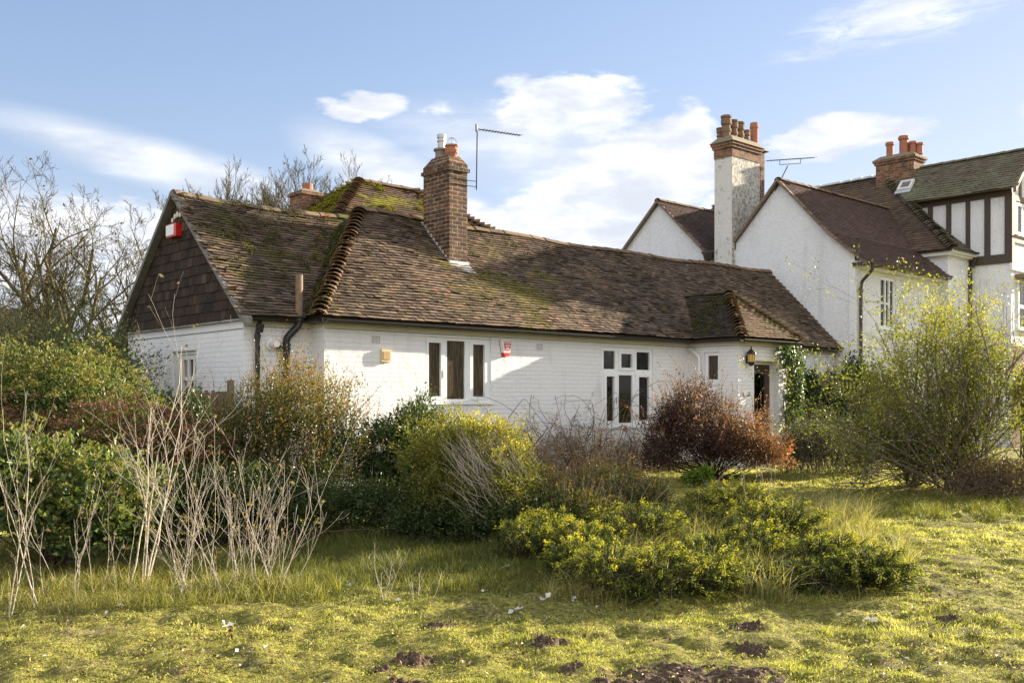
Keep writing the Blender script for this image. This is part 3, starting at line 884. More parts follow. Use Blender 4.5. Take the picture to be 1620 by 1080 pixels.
# roof: solid deck under loose clay tiles
RZ = 4.93
def deck(nb, P): nb.poly(P)
E0 = 2.755
nbd = NB()
A = HP(-.2, -.2, E0); B = HP(14.97, -.2, E0); Cc = HP(14.97, 1.95, RZ - .03); D = HP(1.95, 1.95, RZ - .03); Eb = HP(14.97, 4.1, E0); Fb = HP(-.2, 4.1, E0)
for P in ([A, B, Cc, D], [Fb, A, D], [Eb, Fb, D, Cc], [B, Eb, Cc]): nbd.poly(P)
lo = 2.70
base = [HP(-.16, -.16, lo), HP(14.97, -.16, lo), HP(14.97, 4.1, lo), HP(-.16, 4.1, lo)]
nbd.poly(base)
wA = HP(-1.2, .17, 2.745); wB = HP(2.3, .17, 2.745); wC = HP(2.3, 2.6, 4.87); wD = HP(-1.2, 2.6, 4.87); wE = HP(2.3, 5.03, 2.745); wF = HP(-1.2, 5.03, 2.745)
# wing deck kept behind the hip plane
vt = HP(-.2, .17, 2.745); vm_ = HP(1.6, 2.24, 4.56)
for P in ([wA, vt, vm_, wC, wD], [wE, wF, wD, wC], [wC, wE, HP(2.3, 2.6, 2.745)], [HP(-1.2, .2, 2.70), HP(2.3, .2, 2.70), HP(2.3, 5.0, 2.70), HP(-1.2, 5.0, 2.70)]):
    nbd.poly(P)
# porch deck
pz = 3.83
pA = HP(8.82, -1.42, 2.75); pB = HP(11.1, -1.42, 2.75); pR = HP(9.96, -.27, pz); pT = HP(9.96, 1.0, pz); pL = HP(8.82, .0, 2.75); pQ = HP(11.1, .0, 2.75)
for P in ([pA, pB, pR], [pL, pA, pR, pT], [pB, pQ, pT, pR], [HP(8.85, -1.39, 2.70), HP(11.07, -1.39, 2.70), HP(11.07, 0, 2.70), HP(8.85, 0, 2.70)]): nbd.poly(P)
nbd.V = [sag_main(v) for v in nbd.V]
nbd.T = [np.full_like(t, .1) for t in nbd.T]
off = .0
nbm = NB()
nbm.V += nbd.V; nbm.F += nbd.F; nbm.T += nbd.T; nbm.n = nbd.n
z0 = 2.775
tiles(nbm, [HP(-.23, -.23, z0), HP(14.98, -.23, z0), HP(14.98, 1.93, RZ), HP(1.95, 1.93, RZ)], 11, warp=sag_main)
roof = nbm.build('roof', M_tile, cot)
nb = NB()
tiles(nb, [HP(-.23, .0, z0), HP(-.23, -.23, z0), HP(1.95, 1.95, RZ), HP(1.62, 2.27, 4.6), HP(-.23, .22, z0)], 12, warp=sag_main)
nb.build('hip_face', M_tileh, roof)
nb = NB()
tiles(nb, [HP(-1.27, .14, 2.745 + .015), HP(-.2, .14, 2.76), HP(1.66, 2.27, 4.60), HP(2.1, 2.58, 4.885), HP(-1.27, 2.58, 4.885)], 13, warp=sag_wing)
nb.build('wing_roof', M_tilew, roof)
nb = NB()
tiles(nb, [HP(8.80, -.23, z0), HP(8.80, -1.45, z0), HP(9.96, -.27, pz + .02), HP(9.96, .83, pz + .02)], 14)
nb.build('porch_roof', M_tileh, roof)
nb = NB()
tiles(nb, [HP(8.80, -1.45, z0), HP(11.13, -1.45, z0), HP(9.97, -.27, pz + .02)], 15)
tiles(nb, [HP(11.13, -1.45, z0), HP(11.13, -.2, z0), HP(9.97, .83, pz + .02), HP(9.97, -.27, pz + .02)], 16)
nb.build('porch_front_roof', M_hip, roof)
# bonnet tiles up the hips, half rounds along the ridges
nb = NB(); arches(nb, HP(1.93, 1.93, 4.95), HP(-.22, -.22, 2.80), 29, .10, .155, .185, lift=.045, seed=1, warp=sag_main); nb.build('bonnet_tiles', M_hip, roof)
nb = NB(); arches(nb, HP(9.96, -.27, pz + .04), HP(8.80, -1.44, 2.80), 16, .09, .14, .18, lift=.045, seed=2); nb.build('bonnet_tiles', M_hip, roof)
nb = NB(); arches(nb, HP(9.96, -.27, pz + .04), HP(11.12, -1.44, 2.80), 16, .09, .14, .18, lift=.045, seed=3); nb.build('bonnet_tiles', M_hip, roof)
nb = NB(); arches(nb, HP(14.97, 1.95, 4.94), HP(1.85, 1.95, 4.94), 34, .13, .135, .375, lift=.006, seed=4, warp=sag_main); nb.build('ridge_tiles', M_hip, roof)
nb = NB(); arches(nb, HP(2.2, 2.6, 4.89), HP(-1.26, 2.6, 4.89), 9, .13, .135, .375, lift=.006, seed=5, warp=sag_wing); nb.build('ridge_tiles', M_tilew, roof)
nb = NB(); arches(nb, HP(9.96, .95, pz + .03), HP(9.96, -.31, pz + .03), 4, .12, .125, .34, lift=.006, seed=6); nb.build('ridge_tiles', M_tileh, roof)
# cushions of moss on the tiles
def moss(name, parent, n, fz, rng, ur, vr, mask, mat, r=.028):
    u = rng.uniform(*ur, n * 6); v = rng.uniform(*vr, n * 6)
    k = mask(u, v, rng) ; u, v = u[k][:n], v[k][:n]
    m = 16
    C0 = np.stack(HP(u, v, fz(u, v)), -1)[:, None, :]
    off = rng.normal(0, 1, (len(u), m, 3)); off /= np.linalg.norm(off, axis=-1, keepdims=True); off[..., 2] = np.abs(off[..., 2]) * .7
    s = r * rng.uniform(.4, 1.5, (len(u), 1, 1))
    P = (C0 + off * s).reshape(-1, 3); D = off.reshape(-1, 3); Nn = rng.normal(size=P.shape)
    sd_ = np.cross(D, Nn); sd_ /= np.linalg.norm(sd_, axis=1, keepdims=True) + 1e-9
    L = r * .7
    V = np.stack([P - sd_ * L * .5, P + sd_ * L * .5, P + sd_ * L * .3 + D * L, P - sd_ * L * .3 + D * L], 1)
    nb = NB(); nb.add(V.reshape(-1, 3), (np.arange(len(P)) * 4)[:, None] + np.arange(4)[None], np.repeat(np.clip(np.repeat(rng.uniform(.2, .9, len(u)), m) + rng.normal(0, .1, len(P)), 0, 1), 4))
    nb.V = [sag_main(x) for x in nb.V]
    o = nb.build(name, mat, parent, uv=False)
    return o
rg = np.random.default_rng(71)
nz = lambda u, v, sc, sd: vn2(u, v, sc, sd)
moss('moss', roof, 900, lambda u, v: 2.80 + (v + .2) * 1.0 + .02, rg, (.2, 9), (-.15, 1.9), lambda u, v, r: (u > v) & (nz(u, v, 1.3, 1) * .5 + nz(u, v, 6, 2) * .5 + .22 * np.exp(-((u - 4.4) ** 2 + (v - .5) ** 2) / 1.2) + .12 * (v > 1.75) > .66), M_moss, .018)
moss('moss', roof, 520, lambda u, v: 2.79 + .88 * (v - .14) + .01, rg, (-1.2, 1.6), (.2, 2.55), lambda u, v, r: (v > u * 1.14 + .43) & (nz(u, v, 1.3, 5) * .4 + nz(u, v, 6, 6) * .6 + .12 * (v > 2.35) + .22 * (v < u * 1.14 + .75) > .66), M_moss, .02)
moss('moss', roof, 700, lambda u, v: 3.03 + u, rg, (-.15, 1.6), (-.1, 2.2), lambda u, v, r: (v > u + .08) & (v < u * 1.14 + .36) & (nz(u, v, 5, 7) > .42), M_moss)
moss('moss', roof, 350, lambda u, v: 2.82 + (u - 8.80) * .93, rg, (8.9, 9.9), (-1.3, .6), lambda u, v, r: (v > -1.45 + (u - 8.8) * 1.02) & (v < (u - 8.8) * .93 - .1) & (nz(u, v, 4, 8) > .5), M_moss, .02)
# verge of the hung-tile gable
nb = NB()
for (pa, pb) in (((.10, 2.72), (2.6, 4.93)), ((5.10, 2.72), (2.6, 4.93))):
    p0 = np.array(HP(-1.29, pa[0], pa[1])); p1 = np.array(HP(-1.29, pb[0], pb[1]))
    off = np.array(HP(.16, 0, 0)) - np.array(HP(0, 0, 0)); dn = np.array((0, 0, -.085))
    nb.hexa([p0 + dn, p1 + dn, p1 + dn + off, p0 + dn + off, p0, p1, p1 + off, p0 + off])
nb.build('verge', M_verge, roof)
# hung tiles on the gable
def f_gz(v): return 4.84 - abs(v - 2.6) * .885
nb = NB()
nb.prism([HP(-1.14, .37, 2.74), HP(-1.14, 4.84, 2.74), HP(-1.14, 4.84, 2.80), HP(-1.14, 2.6, 4.80), HP(-1.14, .37, 2.80)], np.array(HP(.05, 0, 0)) - np.array(HP(0, 0, 0)), .1)
rng = np.random.default_rng(5)
r = 0; z = 2.735
while z < 4.85:
    v = .30 + (r % 2) * .083
    while v < 4.95:
        zt = z + .15
        hw = .08
        if z + .06 < f_gz(v) + .02 and (.33 < v < 4.90):
            l = .014 + rng.uniform(0, .008); j = rng.normal(0, .003)
            nb.mbox(lambda a, zz, d: HP(-1.145 - (l * (1 - (zz - z) / .19)) - d, a, zz), v - hw, v + hw, z + j, z + .18, 0, .012, np.clip(rng.random() * .6 + rng.random() * .45, 0, 1))
        v += .166
    z += .152; r += 1
nb.build('hung_tiles', M_hung, cot)
nb = NB()
for v, z, r_ in ((2.68, 4.53, .045), (2.58, 4.55, .05), (2.48, 4.53, .04), (2.78, 4.48, .04)):
    nb.cyl(HP(-1.19, v, z), HP(-1.16, v, z), r_, r_ * .9, 7)
nb.build('mortar_patch', M_band, cot)
# gutters
def gutter(nb, M, a0, a1, z, d=-.0, r=.055):
    k = 8
    A_ = np.linspace(math.pi, 2 * math.pi, k)
    for aa, bb in ((a0, a1),):
        prof = [(r * math.cos(t), r * math.sin(t)) for t in A_] + [((r - .008) * math.cos(t), (r - .008) * math.sin(t)) for t in A_[::-1]]
        n = len(prof)
        V = [M(aa, z + q[1], d + q[0]) for q in prof] + [M(bb, z + q[1], d + q[0]) for q in prof]
        F = [[i, (i + 1) % n, n + (i + 1) % n, n + i] for i in range(n)]
        nb.add(V, F)
        nb.poly(V[:n]); nb.poly(V[n:][::-1])
nb = NB()
gutter(nb, MF, -.20, 8.83, 2.745, -.21); gutter(nb, MF, 11.1, 14.9, 2.745, -.21)
gutter(nb, MW, -1.10, -.03, 2.735, -.15, .05)
gutter(nb, MR, -.27, .19, 2.745, -.15)
gutter(nb, MD, 8.85, 11.1, 2.745, -.19)
gutter(nb, MP, -1.43, -.2, 2.745, -.14)
nb.build('gutter', M_black, cot)
nb = NB()
pipe(nb, [HP(-.95, .21, 2.70), HP(-.95, .27, 2.60), HP(-.95, .29, 2.5), HP(-.95, .29, .1)], .036)
nb.cyl(HP(-.95, .215, 2.64), HP(-.95, .215, 2.52), .065, .045); nb.cyl(HP(-.95, .29, 2.5), HP(-.95, .29, 2.44), .048)
nb.build('downpipe', M_black, cot)
nb = NB()
pipe(nb, [HP(-.30, .22, 2.78), HP(-.30, .22, 2.66), HP(-.48, .28, 2.46), HP(-.48, .29, 2.35), HP(-.48, .29, .1)], .055)
for z in (2.30, 2.36): nb.cyl(HP(-.48, .29, z - .015), HP(-.48, .29, z + .015), .07)
nb.mbox(MW, -.62, -.50, 2.31, 2.35, -.12, -.03)
nb.cyl(HP(-.30, .22, 2.72), HP(-.30, .22, 2.80), .085, .085)
sp = nb.build('soil_pipe', M_black, cot)
nb = NB(); nb.cyl(HP(-.30, .22, 2.80), HP(-.30, .22, 3.42), .058, .055, 14); nb.build('vent_pipe', M_rust, sp)
nb = NB(); nb.cyl(HP(-.70, .375, 2.36), HP(-.70, .33, 2.36), .095, .085, 16); nb.cyl(HP(-.70, .33, 2.36), HP(-.70, .17, 2.36), .05, .05, 16); nb.build('boiler_flue', M_whitep, cot)
nb = NB()
pipe(nb, [HP(8.90, -.02, 2.58), HP(8.90, -.10, 2.57), HP(8.90, -.30, 2.42), HP(8.90, -.31, 2.3), HP(8.90, -.31, .2)], .030)
nb.build('waste_pipe', M_whitep, cot)
# chimney
nb = NB()
cu0, cu1, cv0, cv1 = 3.22, 3.64, 1.0, 1.78
nb.hbox(cu0, cu1, cv0, cv1, 3.6, 5.70)
nb.hbox(cu0 - .035, cu1 + .035, cv0 - .035, cv1 + .035, 5.70, 5.765)
nb.hbox(cu0 - .005, cu1 + .005, cv0 - .005, cv1 + .005, 5.765, 5.84)
p = [HP(cu0 - .01, cv0 - .01, 5.84), HP(cu1 + .01, cv0 - .01, 5.84), HP(cu1 + .01, cv1 + .01, 5.84), HP(cu0 - .01, cv1 + .01, 5.84)]
q = [HP(cu0 + .09, cv0 + .14, 6.02), HP(cu1 - .09, cv0 + .14, 6.02), HP(cu1 - .09, cv1 - .14, 6.02), HP(cu0 + .09, cv1 - .14, 6.02)]
nb.hexa(p + q)
ch = nb.build('chimney', M_chim, cot)
nb = NB(); c = HP(3.43, 1.50, 5.98)
nb.lathe(c, [(.12, 0), (.125, .06), (.115, .10), (.12, .16), (.15, .18), (.15, .21), (.11, .22)]); pot = nb.build('chimney_pot', M_buff, ch)
nb = NB(); nb.lathe(c, [(.07, .21), (.07, .34), (.085, .35), (.085, .37), (.07, .38), (.07, .41), (.085, .42), (.085, .48), (.06, .49)]); nb.build('flue_cowl', M_galv, pot)
nb = NB(); c = HP(3.43, 1.20, 5.98)
nb.lathe(c, [(.10, 0), (.11, .05), (.125, .08), (.125, .14), (.115, .15), (.115, .19), (.13, .20), (.13, .23), (.09, .235)]); pot = nb.build('chimney_pot', M_terr, ch)
nb = NB()
for k in range(6):
    a = k * math.pi / 6
    pts = [(c[0] + .11 * math.cos(a) * math.cos(t), c[1] + .11 * math.sin(a) * math.cos(t), c[2] + .24 + .13 * math.sin(t)) for t in np.linspace(0, math.pi, 12)]
    nb.tubes([pts], [[.0025] * 12], 4)
nb.build('wire_guard', M_galv, pot)
nb = NB()   # stepped lead flashing on the left side, apron in front
rz = lambda v: 2.99 + v * .985
k = 0; v = cv0 - .02
while v < cv1:
    z = rz(v)
    nb.add([HP(cu0 - .012, v, z - .12), HP(cu0 - .012, v + .085, z - .02), HP(cu0 - .012, v + .085, z + .12), HP(cu0 - .012, v + .03, z + .12), HP(cu0 - .012, v, z + .10)], [[0, 1, 2, 3, 4]])
    nb.add([HP(cu0 - .004, v, z - .12), HP(cu0 - .004, v + .085, z - .02), HP(cu0 - .004, v + .085, z + .12), HP(cu0 - .004, v + .03, z + .12), HP(cu0 - .004, v, z + .10)], [[4, 3, 2, 1, 0]])
    v += .088
nb.mbox(lambda a, z, d: HP(a, d, z), cu0 - .02, cu1 + .03, 3.93, 4.05, cv0 - .016, cv0 - .004)
nb.hexa([HP(cu0 - .08, cv0 - .17, rz(cv0 - .17) + .025), HP(cu1 + .08, cv0 - .17, rz(cv0 - .17) + .025), HP(cu1 + .04, cv0, rz(cv0) + .03), HP(cu0 - .04, cv0, rz(cv0) + .03),
         HP(cu0 - .08, cv0 - .17, rz(cv0 - .17) + .032), HP(cu1 + .08, cv0 - .17, rz(cv0 - .17) + .032), HP(cu1 + .04, cv0, rz(cv0) + .037), HP(cu0 - .04, cv0, rz(cv0) + .037)])
nb.build('lead_flashing', M_lead, ch)
# air bricks
for (x0, x1, y0, y1) in ((.85, 1.03, 2.41, 2.54), (4.44, 4.62, 2.41, 2.54)):
    nb = NB()
    holes = [(x0 + .012 + i * (x1 - x0 - .02) / 6, x0 + .012 + i * (x1 - x0 - .02) / 6 + .016, y0 + .015 + j * .03, y0 + .033 + j * .03) for i in range(6) for j in range(4)]
    wall_holes(nb, lambda a, z, d: HP(a, d - .006, z), x0, x1, y0, y1, holes, .005)
    ab = nb.build('air_brick', M_plasterwhite, cot)
    nb = NB(); nb.mbox(MF, x0 + .004, x1 - .004, y0 + .004, y1 - .004, -.0015, .01); nb.build('vent_shade_plate', M_dark, ab)  # near-black plate stands for the shade inside the holes

# ------------------------------------------------------------------ things fixed to the cottage
def fix(name, label, cat, loc): return thing(name, label, cat, loc)
t = fix('siren_box', 'red and white siren box high on the dark tiled gable', 'alarm box', HP(-1.2, 2.7, 4.15))
nb = NB(); nb.hbox(-1.27, -1.17, 2.44, 2.82, 4.18, 4.39); nb.build('casing', M_redp, t)
nb = NB(); nb.mbox(MG, 2.51, 2.81, 4.205, 4.375, -.152, -.1405); nb.build('front_plate', M_whitep, t)
t = fix('siren_box', 'white shield-shaped siren box with red tip beside the three-pane window', 'alarm box', HP(3.66, -.01, 2.28))
def trap(nb, c, zt, zb, wt, wb, d0, d1):
    nb.hexa([HP(c - wb, d0, zb), HP(c + wb, d0, zb), HP(c + wb, d1, zb), HP(c - wb, d1, zb), HP(c - wt, d0, zt), HP(c + wt, d0, zt), HP(c + wt, d1, zt), HP(c - wt, d1, zt)])
nb = NB(); trap(nb, 3.66, 2.565, 2.35, .125, .072, -.075, -.004); nb.build('casing', M_whitep, t)
nb = NB(); trap(nb, 3.66, 2.35, 2.285, .0715, .045, -.075, -.004); nb.build('red_lens', M_redp, t)
nb = NB(); trap(nb, 3.67, 2.52, 2.385, .085, .057, -.080, -.0755); pl = nb.build('printed_panel', M_pinkp, t)
nb = NB()
trap(nb, 3.67, 2.548, 2.538, .098, .095, -.080, -.0755)
nb.build('red_stripe', M_redp, t)
nb = NB()
for z, wd in ((2.485, .05), (2.462, .055), (2.438, .04), (2.418, .035)): nb.mbox(MF, 3.67 - wd, 3.67 + wd, z, z + .010, -.083, -.0805)
nb.build('faded_lettering', M_whitep, pl)
nb = NB(); trap(nb, 3.655, 2.57, 2.28, .13, .05, -.0035, -.0005); nb.build('back_plate', M_black, t)
t = fix('vent_cover', 'small tan plastic box on the sunlit wall left of the three-pane window', 'vent cover', HP(1.1, -.01, 2.13))
nb = NB(); nb.hbox(1.02, 1.2, -.05, -.001, 2.13, 2.33); nb.build('casing', M_tanpale, t)
nb = NB(); nb.hbox(1.05, 1.17, -.058, -.0505, 2.165, 2.295); nb.build('lid', M_tan, t)
t = fix('wall_lantern', 'black wall lantern with amber glass beside the brown front door', 'wall lamp', HP(9.25, -1.25, 2.2))
lc = np.array(HP(9.25, -1.36, 2.2))
nb = NB(); nb.hbox(9.22, 9.28, -1.256, -1.241, 2.26, 2.42); nb.hbox(9.24, 9.26, -1.33, -1.2565, 2.34, 2.36); nb.build('bracket', M_black, t)
nb = NB(); nb.lathe(lc, [(.03, 0), (.06, .03), (.085, .075), (.085, .085)], 8); nb.build('lamp_base', M_black, t)
nb = NB(); nb.lathe(lc, [(.066, .0855), (.078, .245)], 8); nb.build('glass', M_amber, t)
nb = NB(); nb.lathe(lc, [(.105, .2455), (.10, .26), (.075, .30), (.04, .33), (.02, .35), (.012, .37), (.02, .38), (.006, .41)], 8)
for k in range(8):
    a = (k) * math.pi / 4
    nb.tubes([[lc + np.array((.071 * math.cos(a), .071 * math.sin(a), .085)), lc + np.array((.082 * math.cos(a), .082 * math.sin(a), .246))]], [[.004, .004]], 4)
nb.build('lamp_cap', M_black, t)
t = fix('name_plate', 'small grey slate name plate on the porch wall below the lantern', 'sign', HP(9.24, -1.25, 1.58))
nb = NB(); nb.hbox(9.13, 9.36, -1.258, -1.2415, 1.585, 1.665); nb.build('slate', M_slate, t)
# aerials
t = fix('television_aerial', 'tall thin aerial mast strapped to the dark brown cottage chimney', 'aerial', HP(3.64, 1.2, 5.45))
mu, mv = 3.86, 1.0
nb = NB(); nb.tubes([[HP(mu, mv, 5.42), HP(mu + .02, mv, 6.56)]], [[.012, .012]], 6); nb.build('mast', M_black, t)
nb = NB()
for z in (5.46, 5.56):
    nb.tubes([[HP(cu0 + .1, cv0 - .012, z), HP(cu1 + .02, cv0 - .012, z), HP(mu, mv, z + .015)]], [[.007] * 3], 5)
nb.build('bracket', M_black, t)
nb = NB()
b0, b1 = np.array(HP(mu + .0, mv, 6.55)), np.array(HP(mu + 1.12, mv, 6.63))
nb.tubes([[b0, b1]], [[.010, .010]], 5)
for k in range(14):
    c = b0 + (b1 - b0) * (.12 + k * .067); hv = np.array(HP(0, .09, 0)) - np.array(HP(0, 0, 0))
    nb.tubes([[c - hv, c + hv]], [[.004, .004]], 4)
nb.tubes([[b0 + (0, 0, -.05), b0 + (0, 0, .09)]], [[.02, .02]], 5)
nb.build('boom', M_black, t)

# ------------------------------------------------------------------ the house behind with the hipped roof
rh = thing('rear_house', 'brown hip-roofed house rising behind the cottage, yellow moss on its tiles', 'house', HP(6, 8, .1))
nb = NB(); nb.hbox(2.2, 9.6, 4.3, 9.7, ZB, 3.05); nb.build('wall', M_plasterwhite, rh)
sl = .76
def rr(du, dv): return None
pk, pk2 = (5.25, 7.0), (6.75, 7.0)
zp = 6.76
ev = 3.25; k = (zp - 2.95)/ sl
k = 3.4
ze = zp - k * sl * .98
fl, fr, bl, brr = HP(pk[0] - k, pk[1] - k, ze), HP(pk2[0] + k, pk[1] - k, ze), HP(pk[0] - k, pk[1] + k, ze), HP(pk2[0] + k, pk[1] + k, ze)
a_, b_ = HP(*pk, zp), HP(*pk2, zp)
nb = NB()
for P in ([fl, fr, b_, a_], [bl, fl, a_], [fr, brr, b_], [brr, bl, a_, b_], [fl, fr, brr, bl]): nb.poly([(p[0], p[1], p[2] - .03) for p in P], .1)
tiles(nb, [fl, fr, b_, a_], 21, gauge=.115, w=.19, lift=.024); tiles(nb, [bl, fl, a_], 22, gauge=.115, w=.19, lift=.024)
tiles(nb, [fr, brr, b_], 23, gauge=.115, w=.19)
rr_ = nb.build('roof', M_rear, rh)
nb_s = sag_main; sag_main = lambda V: V
kk_ = (zp - ze) / k
moss('moss', rr_, 420, lambda u, v: ze + (v - (7 - k)) * kk_ + .04, rg, (3.6, 7.8), (4.8, 6.9), lambda u, v, r: (u > v - 1.6) & (u < 6.75 + 7 - v) & (nz(u, v, 2, 9) * .4 + nz(u, v, 7, 19) * .6 > .60), M_mossy, .05)
moss('moss', rr_, 700, lambda u, v: ze + (u - (5.25 - k)) * kk_ + .04, rg, (3.0, 5.1), (5.2, 8.8), lambda u, v, r: (v > u + 1.8) & (v < 12.2 - u) & (nz(u, v, 2, 9) * .4 + nz(u, v, 7, 19) * .6 > .46), M_mossy, .05)
sag_main = nb_s
nb = NB(); arches(nb, np.array(a_) + (0, 0, .02), np.array(fl) + (0, 0, .02), 38, .10, .16, .19, lift=.05, seed=8); nb.build('bonnet_tiles', M_hip, rr_)
nb = NB(); arches(nb, np.array(b_) + (0, 0, .02), np.array(fr) + (0, 0, .02), 38, .10, .16, .19, lift=.05, seed=9); nb.build('bonnet_tiles', M_hip, rr_)
nb = NB(); arches(nb, np.array(a_) + (0, 0, .02), np.array(bl) + (0, 0, .02), 38, .10, .16, .19, lift=.05, seed=10); nb.build('bonnet_tiles', M_rear, rr_)
nb = NB(); arches(nb, np.array(b_) + (0, 0, .02), np.array(a_) + (0, 0, .02), 5, .13, .135, .34, lift=.008, seed=11); nb.build('ridge_tiles', M_hip, rr_)
nb = NB(); nb.hbox(4.1, 4.62, 7.75, 8.35, 4.6, 6.42); nb.hbox(4.06, 4.66, 7.71, 8.39, 6.42, 6.50)
rc = nb.build('chimney', M_red, rh)
nb = NB(); P = [HP(4.06, 7.71, 6.50), HP(4.66, 7.71, 6.50), HP(4.66, 8.39, 6.50), HP(4.06, 8.39, 6.50)]; Q = [HP(4.2, 7.86, 6.58), HP(4.52, 7.86, 6.58), HP(4.52, 8.24, 6.58), HP(4.2, 8.24, 6.58)]; nb.hexa(P + Q); nb.build('chimney_cap', M_cement, rc)
nb = NB(); nb.lathe(HP(4.40, 8.02, 6.57), [(.12, 0), (.13, .05), (.12, .08), (.13, .12), (.13, .17), (.09, .175)]); nb.build('chimney_pot', M_terr, rc)
# ------------------------------------------------------------------ the big white house on the right
wh = thing('white_house', 'large white roughcast house with twin gables, tall chimneys and half-timbered upper storey', 'house', HP(17, 2, .1))
H0 = 15.0
def bell(v):  # roof height of the first range, flared towards the eaves
    d = abs(v - 1.62)
    return 7.36 - d * 1.06 if d < 1.5 else 7.36 - 1.5 * 1.06 - (d - 1.5) * .85
nb = NB()
MB1 = lambda a, z, d: HP(H0 + d, a, z)
nb.poly([MB1(-.54, ZB, 0), MB1(3.0, ZB, 0), MB1(3.0, bell(3.0) - .06, 0), MB1(1.62, 7.28, 0), MB1(.12, bell(.12) - .06, 0), MB1(-.54, bell(-.54) - .06, 0)])
nb.poly([MB1(3.0, ZB, 0), MB1(7.6, ZB, 0), MB1(7.6, 5.6, 0), MB1(5.73, 7.34, 0), MB1(3.9, 5.65, 0), MB1(3.0, 5.65, 0)])
WW = (16.33, 17.17, 3.35, 4.70)
wall_holes(nb, lambda a, z, d: HP(a, -.54 + d, z), H0, 19.75, ZB, 5.0, [WW], .08)
nb.poly([HP(19.75, 1.3, ZB), HP(19.75, -.80, ZB), HP(19.75, -.80, 5.65), HP(19.75, 1.3, 5.65)])
nb.poly([HP(19.75, -.80, ZB), HP(21.2, -.80, ZB), HP(21.2, -.80, 5.65), HP(19.75, -.80, 5.65)])
nb.poly([HP(21.2, -.80, ZB), HP(21.2, -1.95, ZB), HP(21.2, -1.95, 5.36), HP(21.2, -.80, 5.36)])
nb.poly([HP(H0, 7.6, ZB), HP(25, 7.6, ZB), HP(25, 7.6, 5.6), HP(H0, 7.6, 5.6)])
nb.poly([HP(25, -1.95, ZB), HP(25, 7.6, ZB), HP(25, 7.6, 5.6), HP(25, -1.95, 5.6)])
nb.build('wall', M_rough, wh)
nb = NB(); nb.hbox(14.975, 15.02, -.565, -.40, ZB, 4.98); nb.hbox(15.02, 15.22, -.565, -.541, ZB, 4.98); nb.build('corner_strip', M_plasterwhite, wh)
window(wh, lambda a, z, d: HP(a, -.54 + .03 + d, z), 16.331, 17.169, 3.351, 4.699, [(16.40, 16.62, 3.42, 3.98), (16.40, 16.62, 4.04, 4.62), (16.68, 16.84, 3.42, 3.98), (16.68, 16.84, 4.04, 4.62), (16.90, 17.10, 3.42, 4.62)], M_glass)
nb = NB(); nb.mbox(lambda a, z, d: HP(a, -.54 + d, z), 16.34, 17.16, 3.36, 4.69, .10, .11); nb.build('curtain', M_blind, wh)
nb = NB(); nb.hbox(15.03, 19.74, -.74, -.541, 4.80, 4.98); nb.build('soffit_board', M_woodwhite, wh)
nb = NB()
v0 = -.86
def rp(u, v, dz=0): return HP(u, v, bell(v) + dz)
pieces = ((-.86, .12), (.12, 1.62))
for va, vb, ue in ((-.86, .12, 19.74), (.12, 1.62, 22)): nb.poly([rp(14.92, va, -.03), rp(ue, va, -.03), rp(ue, vb, -.03), rp(14.92, vb, -.03)], .1)
nb.poly([rp(14.92, 1.62, -.03), rp(22, 1.62, -.03), rp(22, 3.12, -.03), rp(14.92, 3.12, -.03)], .1); nb.poly([rp(14.92, 3.12, -.03), rp(22, 3.12, -.03), rp(22, 3.8, -.03), rp(14.92, 3.8, -.03)], .1)
tiles(nb, [rp(14.9, -.88), rp(19.75, -.88), rp(19.75, .12), rp(14.9, .12)], 31, w=.18, rough=.35)
tiles(nb, [rp(14.9, .12), rp(20.9, .12), rp(21.3, 1.62), rp(14.9, 1.62)], 32, w=.18, rough=.35)
r1 = nb.build('roof', M_new, wh)
nb = NB(); arches(nb, HP(21.3, 1.62, 7.38), HP(14.9, 1.62, 7.38), 17, .12, .125, .36, lift=.004, seed=31); nb.build('ridge_tiles', M_hip, r1)
nb = NB()
def z2(v): return 7.42 - abs(v - 5.73) * .97
for va, vb in ((3.7, 5.73), (7.75, 5.73)): nb.poly([HP(14.92, va, z2(va) - .03), HP(22, va, z2(va) - .03), HP(22, vb, z2(vb) - .03), HP(14.92, vb, z2(vb) - .03)], .1)
tiles(nb, [HP(14.9, 3.75, z2(3.75)), HP(22, 3.75, z2(3.75)), HP(22, 5.73, z2(5.73)), HP(14.9, 5.73, z2(5.73))], 33, w=.18, rough=.35)
r2 = nb.build('roof', M_new, wh)
nb = NB(); arches(nb, HP(21.9, 5.73, 7.43), HP(14.9, 5.73, 7.43), 19, .12, .125, .36, lift=.004, seed=32); nb.build('ridge_tiles', M_hip, r2)
# verges
nb = NB()
def verge(nb, u, pts, w=.10, h=.09):
    off = np.array(HP(w, 0, 0)) - np.array(HP(0, 0, 0)); dn = np.array((0, 0, -h))
    for (p, q) in zip(pts[:-1], pts[1:]):
        p0, p1 = np.array(HP(u, *p)), np.array(HP(u, *q))
        nb.hexa([p0 + dn, p1 + dn, p1 + dn + off, p0 + dn + off, p0, p1, p1 + off, p0 + off])
verge(nb, 14.86, [(-.90, bell(-.90) + .02), (.12, bell(.12) + .02), (1.62, 7.40), (2.98, bell(2.98) + .02)])
verge(nb, 14.86, [(3.78, z2(3.78) + .02), (5.73, 7.44), (7.7, z2(7.7) + .02)])
nb.build('verge', M_oak, r1)
nb = NB()
gutter(nb, lambda a, z, d: HP(a, -.54 + d, z), 14.95, 19.6, 4.93, -.42, .055)
for k in range(6): nb.hbox(15.6 + k * .8, 15.63 + k * .8, -.96, -.75, 4.84, 4.87)
nb.hbox(14.93, 15.1, -.88, -.5, 4.84, 4.93)
nb.build('gutter', M_brownpipe, wh)
nb = NB()
